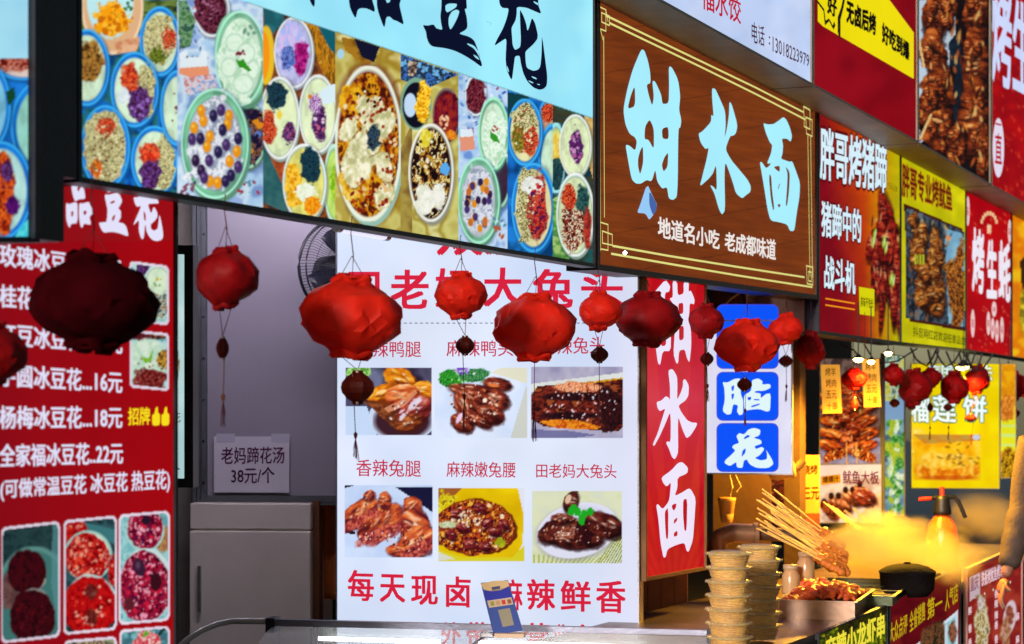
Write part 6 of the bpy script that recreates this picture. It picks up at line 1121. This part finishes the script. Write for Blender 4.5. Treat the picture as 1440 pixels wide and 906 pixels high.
# spray bottle with pump top
bp_ = at(1325, 800, 10.3); sb_ = empty('spray_bottle', (bp_.x, bp_.y, zt_), 'orange pressure spray bottle with black pump head standing in steam', 'bottle'); hh = at(1325, 724, 10.3).z - zt_
M_or = mat('translucent_orange_plastic', (230, 84, 14), .3, 0, .1, 6, .05); b_ = MB(); b_.lathe([(0, 0), (.075, 0), (.085, .01), (.085, hh * .55), (.07, hh * .82), (.04, hh * .97), (.035, hh), (0, hh)], 26); x = b_.build('bottle_body', M_or); x.parent = sb_
h2 = at(1325, 697, 10.3).z - zt_
b_ = MB(); b_.lathe([(0, hh), (.047, hh), (.047, hh + .02), (.037, h2 - .02), (.034, h2), (0, h2)], 20); x = b_.build('pump_head', M_black); x.parent = sb_
b_ = MB(); b_.tube([(-.06, 0, h2 - .012), (.06, 0, h2 - .006), (.085, 0, h2 - .03), (.12, 0, h2 - .115)], .011, 8); x = b_.build('trigger_lever', M_black); x.parent = sb_
b_ = MB(); b_.tube([(-.05, 0, h2 - .014), (-.12, 0, h2 - .02)], .009, 8); b_.tube([(0, 0, h2), (0, 0, h2 + .045)], .012, 8); x = b_.build('nozzle', mat('red_plastic', (215, 40, 12), .35, 0, .1, 6, 0)); x.parent = sb_
# jars / small cup behind tray
for px, py, Yd, lb in ((1133, 788, 8.6, 'small frosted glass jar behind the crayfish, nearer the skewers'), (1112, 806, 8.5, 'small glass jar behind the crayfish, nearer the tubs')):
    q = at(px, py, Yd); t = empty('glass_jar', (q.x, q.y, q.z - .09), lb, 'jar'); b_ = MB(); b_.lathe([(0, 0), (.035, 0), (.038, .01), (.038, .08), (.03, .095), (.03, .105), (0, .105)], 20); x = b_.build('jar_body', mat('milky_glass', (205, 160, 110), .2, 0, .1, 6, 0)); x.parent = t
    b_ = MB(); b_.lathe([(0, .105), (.033, .105), (.033, .125), (0, .127)], 20); x = b_.build('jar_lid', mat('cream_lid', (200, 170, 130), .4, 0, .1, 6, 0)); x.parent = t
# range hood pipe, pale elbow over the grill
el = empty('exhaust_pipe', at(1010, 762, 8.9), 'dented pale metal elbow pipe running behind the noodle tubs', 'pipe')
o_ = el.location; b_ = MB(); b_.tube([at(1008, 800, 8.9) - o_, at(1006, 775, 8.9) - o_, at(1012, 757, 8.9) - o_, at(1030, 750, 8.9) - o_, at(1062, 751, 8.9) - o_], .045, 14); x = b_.build('elbow', mat('tan_metal', (150, 110, 80), .4, .3, .2, 6, .1)); x.parent = el
b_ = MB(); b_.tube([at(1062, 751, 8.9) - o_, at(1120, 753, 8.9) - o_, at(1170, 757, 8.9) - o_], .03, 12); x = b_.build('straight_pipe', mat('sooty_steel', (90, 62, 46), .5, .4, .3, 6, .2)); x.parent = el
b_ = MB(); b_.tube([at(1060, 751, 8.88) - o_, at(1066, 751, 8.88) - o_], .05, 14); x = b_.build('pipe_flange', mat('tan_metal', (150, 110, 80))); x.parent = el
# hanging tan slip with brush marks and scoop
TG = Plane((1138 - CXP) / FPX * 10.5, 10.5, -8)
tgp = empty('paper_slip', TG.W(TG.s(1138), TG.z(1138, 740), 0), 'tan paper slip with black brush marks hanging left of the squid poster', 'paper slip')
MB().pbox(TG, TG.s(1124), TG.s(1153), TG.z(1138, 722), TG.z(1138, 640), -.004, 0).build('sheet', mat('tan_card', (190, 136, 76), .7, 0, .2, 8, .1), tgp)
MB().pbox(TG, TG.s(1124), TG.s(1153), TG.z(1138, 740), TG.z(1138, 722) - .002, -.004, 0).build('printed_foot', mat('brown_print', (110, 50, 24), .7, 0, .4, 20, .1), tgp)
g = MB(); text(g, TG, '烧烤', 1129, 1150, 661, 660, 14, 14, (50, 30, 20), .03, .002); text(g, TG, '三元', 1129, 1152, 694, 694, 18, 18, (50, 30, 20), .03, .002); g.build('lettering', printmat('ink', 0, 1, .7), tgp)
sc_ = empty('wooden_scoop', at(1100, 662, 9.8), 'pale wooden scoop hung at the lower right corner of the blue board', 'scoop'); o_ = sc_.location
b_ = MB(); b_.lathe([(0, -.07), (.03, -.066), (.045, -.03), (.045, .05), (.04, .06), (.034, .05), (.03, -.02), (0, -.05)], 16, M=Matrix.Rotation(R(80), 4, 'Y')); x = b_.build('scoop_bowl', mat('pale_wood', (214, 168, 112), .5, 0, .2, 8, .1)); x.parent = sc_
b_ = MB(); b_.tube([at(1110, 664, 9.8) - o_, at(1122, 657, 9.8) - o_, at(1130, 648, 9.8) - o_], .02, 10); x = b_.build('handle', mat('pale_wood', (214, 168, 112))); x.parent = sc_
# paper cups and plastic bags left of it
hk = empty('hanging_cup', at(1022, 700, 9.7), 'tan paper cups threaded on a white cord below the blue board', 'paper cups'); o_ = hk.location
b_ = MB(); b_.lathe([(.03, -.09), (.042, -.02), (.045, .0), (.04, .0), (.0, .002)], 16); b_.lathe([(.026, -.12), (.035, -.08), (.0, -.08)], 16); x = b_.build('cup', mat('tan_card', (190, 136, 76))); x.parent = hk
b_ = MB(); b_.tube([at(1027, 700, 9.7) - o_, at(1030, 685, 9.7) - o_, at(1026, 668, 9.7) - o_], .004, 6); b_.tube([at(1034, 668, 9.68) - o_, at(1042, 684, 9.68) - o_, at(1036, 692, 9.68) - o_], .003, 6); x = b_.build('cord', mat('white_cord', (190, 170, 150), .6, 0, .1, 9, 0)); x.parent = hk
# board of brown wall between, with cable and equipment boxes above the blue board
wbx = empty('electrical_panel', at(1055, 430, 10.2), 'brown plywood panel with looping cables under the brown sign', 'panel'); EP = Plane((1055 - CXP) / FPX * 10.3, 10.3, -12)
MB().pbox(EP, EP.s(1003), EP.s(1084), EP.z(1050, 800), EP.z(1050, 380), -.03, 0).build('plywood', mat('brown_ply', (76, 48, 40), .7, 0, .3, 3, .2), wbx)
b_ = MB(); 
for pts in ([(1043, 412), (1030, 420), (1018, 432), (1010, 444), (1004, 452)],): b_.tube([EP.W(EP.s(a), EP.z(a, b), .05) for a, b in pts], .006, 6)
b_.build('white_cable', mat('white_cord', (190, 170, 150)), wbx); b_ = MB()
for pts in ([(1070, 415), (1068, 430), (1065, 452)], [(1076, 416), (1074, 432), (1071, 452)], [(1046, 408), (1048, 440), (1047, 460)]): b_.tube([EP.W(EP.s(a), EP.z(a, b), .03) for a, b in pts], .0045, 6)
b_.build('black_cable', M_black, wbx)
db = empty('duct_box', at(1145, 448, 9.6), 'tan metal duct box under the right end of the brown sign', 'duct'); DP = Plane(FAC.W(0, 0, -.06)[0], FAC.W(0, 0, -.06)[1], 90 - 25.57)
MB().pbox(DP, DP.s(1131), DP.s(1162), DP.z(1145, 468), DP.z(1145, 405), -.3, 0).build('box_shell', mat('tan_galvanised', (128, 92, 74), .5, .3, .2, 6, .1), db); MB().pbox(DP, DP.s(1134), DP.s(1158), DP.z(1145, 466), DP.z(1145, 462), 0.0005, .006).build('seam_strip', M_dark, db)
# ------------------------------------------------------------------ hanging bulbs (lit) and their shades
for k, (px, py, Yd, e, lb) in enumerate(((1207, 505, 9.75, 9, 'left of the pair of glowing round lamps above the skewer poster'), (1225, 508, 9.9, 7, 'right of the pair of glowing round lamps above the skewer poster'), (1249, 496, 10.1, 7, 'highest small glowing lamp under the trotter sign'), (1355, 517, 12.4, 10, 'wide glowing lamp above the yellow pancake board'), (1418, 514, 13.6, 6, 'small glowing lamp near the right edge of the picture'))):
    c = at(px, py, Yd); t = empty('hanging_lamp', c, lb, 'lamp', 'lit lamps over the barbecue stall'); w_ = (8, 6, 6, 12, 5)[k] * Yd / FPX
    b_ = MB(); b_.lathe([(0, w_ * .9), (w_ * .3, w_ * .85), (w_ * .5, w_ * .5), (w_ * 1.15, 0.006), (w_ * 1.1, .004), (w_ * .4, w_ * .45), (0, w_ * .5)], 18); x = b_.build('lamp_shade', M_black); x.parent = t
    b_ = MB(); b_.lathe([(0, -.018), (w_ * .6, -.014), (w_ * .95, -.002), (w_ * .4, w_ * .3), (0, w_ * .35)], 16); x = b_.build('bulb', glow('lit_bulb', (255, 214, 130), 14)); x.parent = t
    b_ = MB(); b_.tube([(0, 0, w_ * .85), (0, 0, w_ + .25)], .003, 5); x = b_.build('wire', M_black); x.parent = t
    L = bpy.data.lights.new('lamp_light', 'SPOT'); L.spot_size = R(165); L.spot_blend = .3; L.energy = e * 17; L.color = (1, .50, .03); L.shadow_soft_size = .04; lo = bpy.data.objects.new('lamp_light', L); COL.objects.link(lo); lo.parent = t; lo.location = (0, -.02, -.06)
# glowing yellow tags
for px, x0, x1, y0, y1, lb in ((1168, 1154, 1181, 513, 581, 'glowing yellow price tag, left of the pair over the skewer poster'), (1224, 1212, 1236, 505, 572, 'glowing yellow price tag, right of the pair over the skewer poster')):
    P = Plane((px - CXP) / FPX * 10.55, 10.55, -8); t = empty('price_tag', P.W(P.s(px), P.z(px, y1), 0), lb, 'price tag', 'yellow price tags of the barbecue stall')
    b_ = MB(); Q = [(x0, y0), (x1, y0), (x1 + 3, y1), (x0 + 3, y1 + 1)]; slab(b_, P, Q, (226, 160, 56), 0, .004); b_.build('tag_card', printmat('tag_film', .8, .5), t)
    g = MB(); 
    for j in range(4): text(g, P, ['烤羊', '烤肉', '五元', '十串'][(j + px) % 4], (x0 + x1) / 2 - 7 + j * .7, (x0 + x1) / 2 + 8 + j * .7, y0 + 10 + j * 16, y0 + 10 + j * 16, 12, 12, (120, 70, 20), .02, .003)
    g.build('lettering', printmat('tag_film', .8, .5), t)
    b_ = MB(); b_.tube([P.W(P.s(px - 8), P.z(px, y0), 0), P.W(P.s(px - 8), P.z(px, y0) + .25, 0)], .0015, 4); b_.build('tag_string', M_cord, t)
cbl = MB()
for _ in range(7):
    x0 = 1270 + rng.uniform(0, 90); x1 = x0 + rng.uniform(12, 50); Y = 12; cbl.tube([at(x0 + (x1 - x0) * u, 488 + (x0 - 1270) * .1 + 26 * math.sin(u * 3.14) * rng.uniform(.8, 1.1), Y) for u in (0, .2, .4, .6, .8, 1)], .006, 6)
for pts in (((1180, 484), (1200, 492), (1207, 500)), ((1215, 484), (1232, 512), (1262, 508), (1290, 490))): cbl.tube([at(a, b, 11) for a, b in pts], .005, 6)
tag(cbl.build('cable_bundle', M_black), 'tangle of black cables looping under the lower row of light boxes', 'cables')
# ------------------------------------------------------------------ person at the right edge
def skinned(name, J, E, m, root=0, parent=None, sub=2):
    me = bpy.data.meshes.new(name); me.from_pydata([j[0] for j in J], E, []); o = bpy.data.objects.new(name, me); COL.objects.link(o)
    sk = o.modifiers.new('skin', 'SKIN'); sk.use_smooth_shade = True
    for i, j in enumerate(J): me.skin_vertices[0].data[i].radius = (j[1], j[2] if len(j) > 2 else j[1])
    me.skin_vertices[0].data[root].use_root = True
    s = o.modifiers.new('sub', 'SUBSURF'); s.levels = sub; s.render_levels = sub; me.materials.append(m)
    if parent: o.parent = parent
    return o
Yp = 9.6; pr = at(1505, 600, Yp); pe = empty('person', (pr.x, pr.y, .0), 'person in a tan quilted jacket at the right edge, arm lowered beside the counter', 'person'); 
M_skin = mat('skin', (150, 96, 72), .5, 0, .08, 12, .1); M_jac = mat('tan_quilted_jacket', (70, 54, 46), .8, 0, .3, 9, .5); M_tr = mat('dark_trousers', (26, 28, 36), .8, 0, .2, 9, .3)
hand = at(1402, 822, Yp) - pe.location; elb = at(1443, 705, Yp) - pe.location; sh = Vector((-.19, .0, 1.40)); 
hand.y = -.12; elb.y = .02
J = [((0, 0, .93), .14, .11), ((0, 0, 1.08), .12, .1), ((0, 0, 1.28), .15, .11), ((0, 0, 1.42), .11, .09), ((0, -.01, 1.5), .052), ((0, -.02, 1.6), .07, .085), ((0, -.02, 1.69), .072, .09),
     (sh, .055), (elb, .042), (elb + (hand - elb) * .9, .028), ((.19, 0, 1.40), .055), ((.25, .03, 1.12), .042), ((.24, -.05, .86), .028),
     ((-.09, 0, .88), .085), ((-.1, -.01, .48), .056), ((-.1, .02, .1), .04), ((-.1, -.12, .04), .035), ((.09, 0, .88), .085), ((.1, -.01, .48), .056), ((.1, .02, .1), .04), ((.1, -.12, .04), .035)]
Ed = [(0, 1), (1, 2), (2, 3), (3, 4), (4, 5), (5, 6), (3, 7), (7, 8), (8, 9), (3, 10), (10, 11), (11, 12), (0, 13), (13, 14), (14, 15), (15, 16), (0, 17), (17, 18), (18, 19), (19, 20)]
skinned('body', J, Ed, M_skin, 0, pe)
JJ = [((0, 0, .86), .19, .15), ((0, 0, 1.0), .175, .14), ((0, 0, 1.25), .19, .15), ((0, 0, 1.41), .14, .11), ((0, 0, 1.47), .08, .08), (sh, .085), (sh + (elb - sh) * .5, .085), (elb, .08), (elb + (hand - elb) * .12, .068), (elb + (hand - elb) * .24, .082), (elb + (hand - elb) * .36, .064), (elb + (hand - elb) * .48, .076), (elb + (hand - elb) * .6, .056), (elb + (hand - elb) * .7, .064), (elb + (hand - elb) * .8, .04), ((.19, 0, 1.40), .085), ((.25, .03, 1.12), .07), ((.24, -.05, .9), .055)]
jk = skinned('jacket', JJ, [(0, 1), (1, 2), (2, 3), (3, 4), (3, 5), (5, 6), (6, 7), (7, 8), (8, 9), (9, 10), (10, 11), (11, 12), (12, 13), (13, 14), (3, 15), (15, 16), (16, 17)], M_jac, 0, pe)
skinned('trousers', [((0, 0, .92), .15, .13), ((-.09, 0, .84), .1), ((-.1, -.01, .48), .08), ((-.1, .02, .1), .07), ((.09, 0, .84), .1), ((.1, -.01, .48), .08), ((.1, .02, .1), .07)], [(0, 1), (1, 2), (2, 3), (0, 4), (4, 5), (5, 6)], M_tr, 0, pe)
b_ = MB(); b_.lathe([(0, 1.80), (.05, 1.79), (.085, 1.74), (.1, 1.68), (.098, 1.62), (.08, 1.58)], 20, c=(0, .01, 0)); x = b_.build('hair', mat('black_hair', (16, 13, 12), .5, 0, .2, 40, .4)); x.parent = pe
for sx in (-1, 1):
    b_ = MB(); b_.lathe([(0, -.012), (.01, -.006), (.012, 0), (.01, .006), (0, .012)], 10, c=(sx * .03, -.108, 1.655)); x = b_.build('eye', mat('dark_eye', (20, 14, 12), .2, 0, .1, 9, 0)); x.parent = pe
wr = elb + (hand - elb) * .9; dv_ = (hand - elb).normalized()
for k in range(5):
    off = Vector((0, (k - 1.5) * .02, 0)); L = (.075, .085, .08, .065)[k] if k < 4 else .055
    if k == 4: p0 = wr + Vector((0, -.035, 0)) + dv_ * .02; ds = (dv_ + Vector((0, -.6, 0))).normalized()
    else: p0 = wr + dv_ * .075 + off; ds = dv_
    q = [p0, p0 + ds * L * .4, p0 + ds * L * .75 + Vector((.012, 0, 0)), p0 + ds * L + Vector((.028, 0, 0))]
    skinned('finger' if k < 4 else 'thumb', [((wr + dv_ * .03 + off * .5)[:], .012)] + [(v_[:], r_) for v_, r_ in zip(q, (.011, .0095, .0085, .007))], [(0, 1), (1, 2), (2, 3), (3, 4)], M_skin, 0, pe, 1)
skinned('palm', [(wr[:], .026, .02), ((wr + dv_ * .045)[:], .036, .018), ((wr + dv_ * .08)[:], .034, .015)], [(0, 1), (1, 2)], M_skin, 0, pe)
# ------------------------------------------------------------------ steam over the grill
def steam(name, c, r, dens, label, seed, lamp_tint=(1, .86, .42)):
    b = MB(); n = 24; prof = [(math.sin(R(180 * k / 12)), -math.cos(R(180 * k / 12))) for k in range(13)]; prof[0] = (.001, -1); prof[-1] = (.001, 1)
    b.lathe(prof, n, smooth=True); o = b.build(name, None); o.location = c; o.scale = r
    m = bpy.data.materials.new(name + '_air'); m.use_nodes = True; t = m.node_tree; t.nodes.remove(t.nodes['Principled BSDF']); out = t.nodes['Material Output']
    pv = t.nodes.new('ShaderNodeVolumePrincipled'); pv.inputs['Color'].default_value = lamp_tint + (1,); pv.inputs['Anisotropy'].default_value = .2  # white steam given a yellow tint to strengthen the lamps' warm light
    tc = t.nodes.new('ShaderNodeTexCoord'); ln = t.nodes.new('ShaderNodeVectorMath'); ln.operation = 'LENGTH'; t.links.new(tc.outputs['Object'], ln.inputs[0])
    mr = t.nodes.new('ShaderNodeMapRange'); mr.inputs[1].default_value = 1; mr.inputs[2].default_value = .1; mr.inputs[3].default_value = -.75; mr.inputs[4].default_value = .75; t.links.new(ln.outputs['Value'], mr.inputs[0])
    no = t.nodes.new('ShaderNodeTexNoise'); no.inputs['Scale'].default_value = 1.5; no.inputs['Detail'].default_value = 5; no.inputs['Roughness'].default_value = .55; no.inputs['Distortion'].default_value = .5; no.noise_dimensions = '4D'; no.inputs['W'].default_value = seed; t.links.new(tc.outputs['Object'], no.inputs['Vector'])
    m2 = t.nodes.new('ShaderNodeMapRange'); m2.clamp = False; m2.inputs[1].default_value = .35; m2.inputs[2].default_value = .65; m2.inputs[3].default_value = -.28; m2.inputs[4].default_value = .38; t.links.new(no.outputs[0], m2.inputs[0])
    mu = t.nodes.new('ShaderNodeMath'); mu.operation = 'ADD'; mu.use_clamp = True; t.links.new(mr.outputs[0], mu.inputs[0]); t.links.new(m2.outputs[0], mu.inputs[1])
    mv = t.nodes.new('ShaderNodeMath'); mv.operation = 'MULTIPLY'; mv.inputs[1].default_value = dens; t.links.new(mu.outputs[0], mv.inputs[0]); t.links.new(mv.outputs[0], pv.inputs['Density']); t.links.new(pv.outputs[0], out.inputs['Volume'])
    o.data.materials[0] = m; o['kind'] = 'stuff'; o['label'] = label; o['category'] = 'steam'; return o
steam('steam', at(1262, 778, 9.15), (.60, .42, .30), 12, 'thick steam, lamp-lit and tinted yellow, rolling over the grill', 2)
steam('steam', at(1203, 768, 8.15), (.26, .16, .17), 18, 'bright tongue of steam at the ends of the skewers', 5)
steam('steam', at(1390, 728, 10.9), (.46, .3, .28), 6, 'thin steam drifting behind the spray bottle below the yellow board', 9)
steam('steam', at(1340, 800, 8.7), (.3, .2, .16), 5, 'faint brownish steam spilling over the edge above the yellow-lettered counter sign', 13)
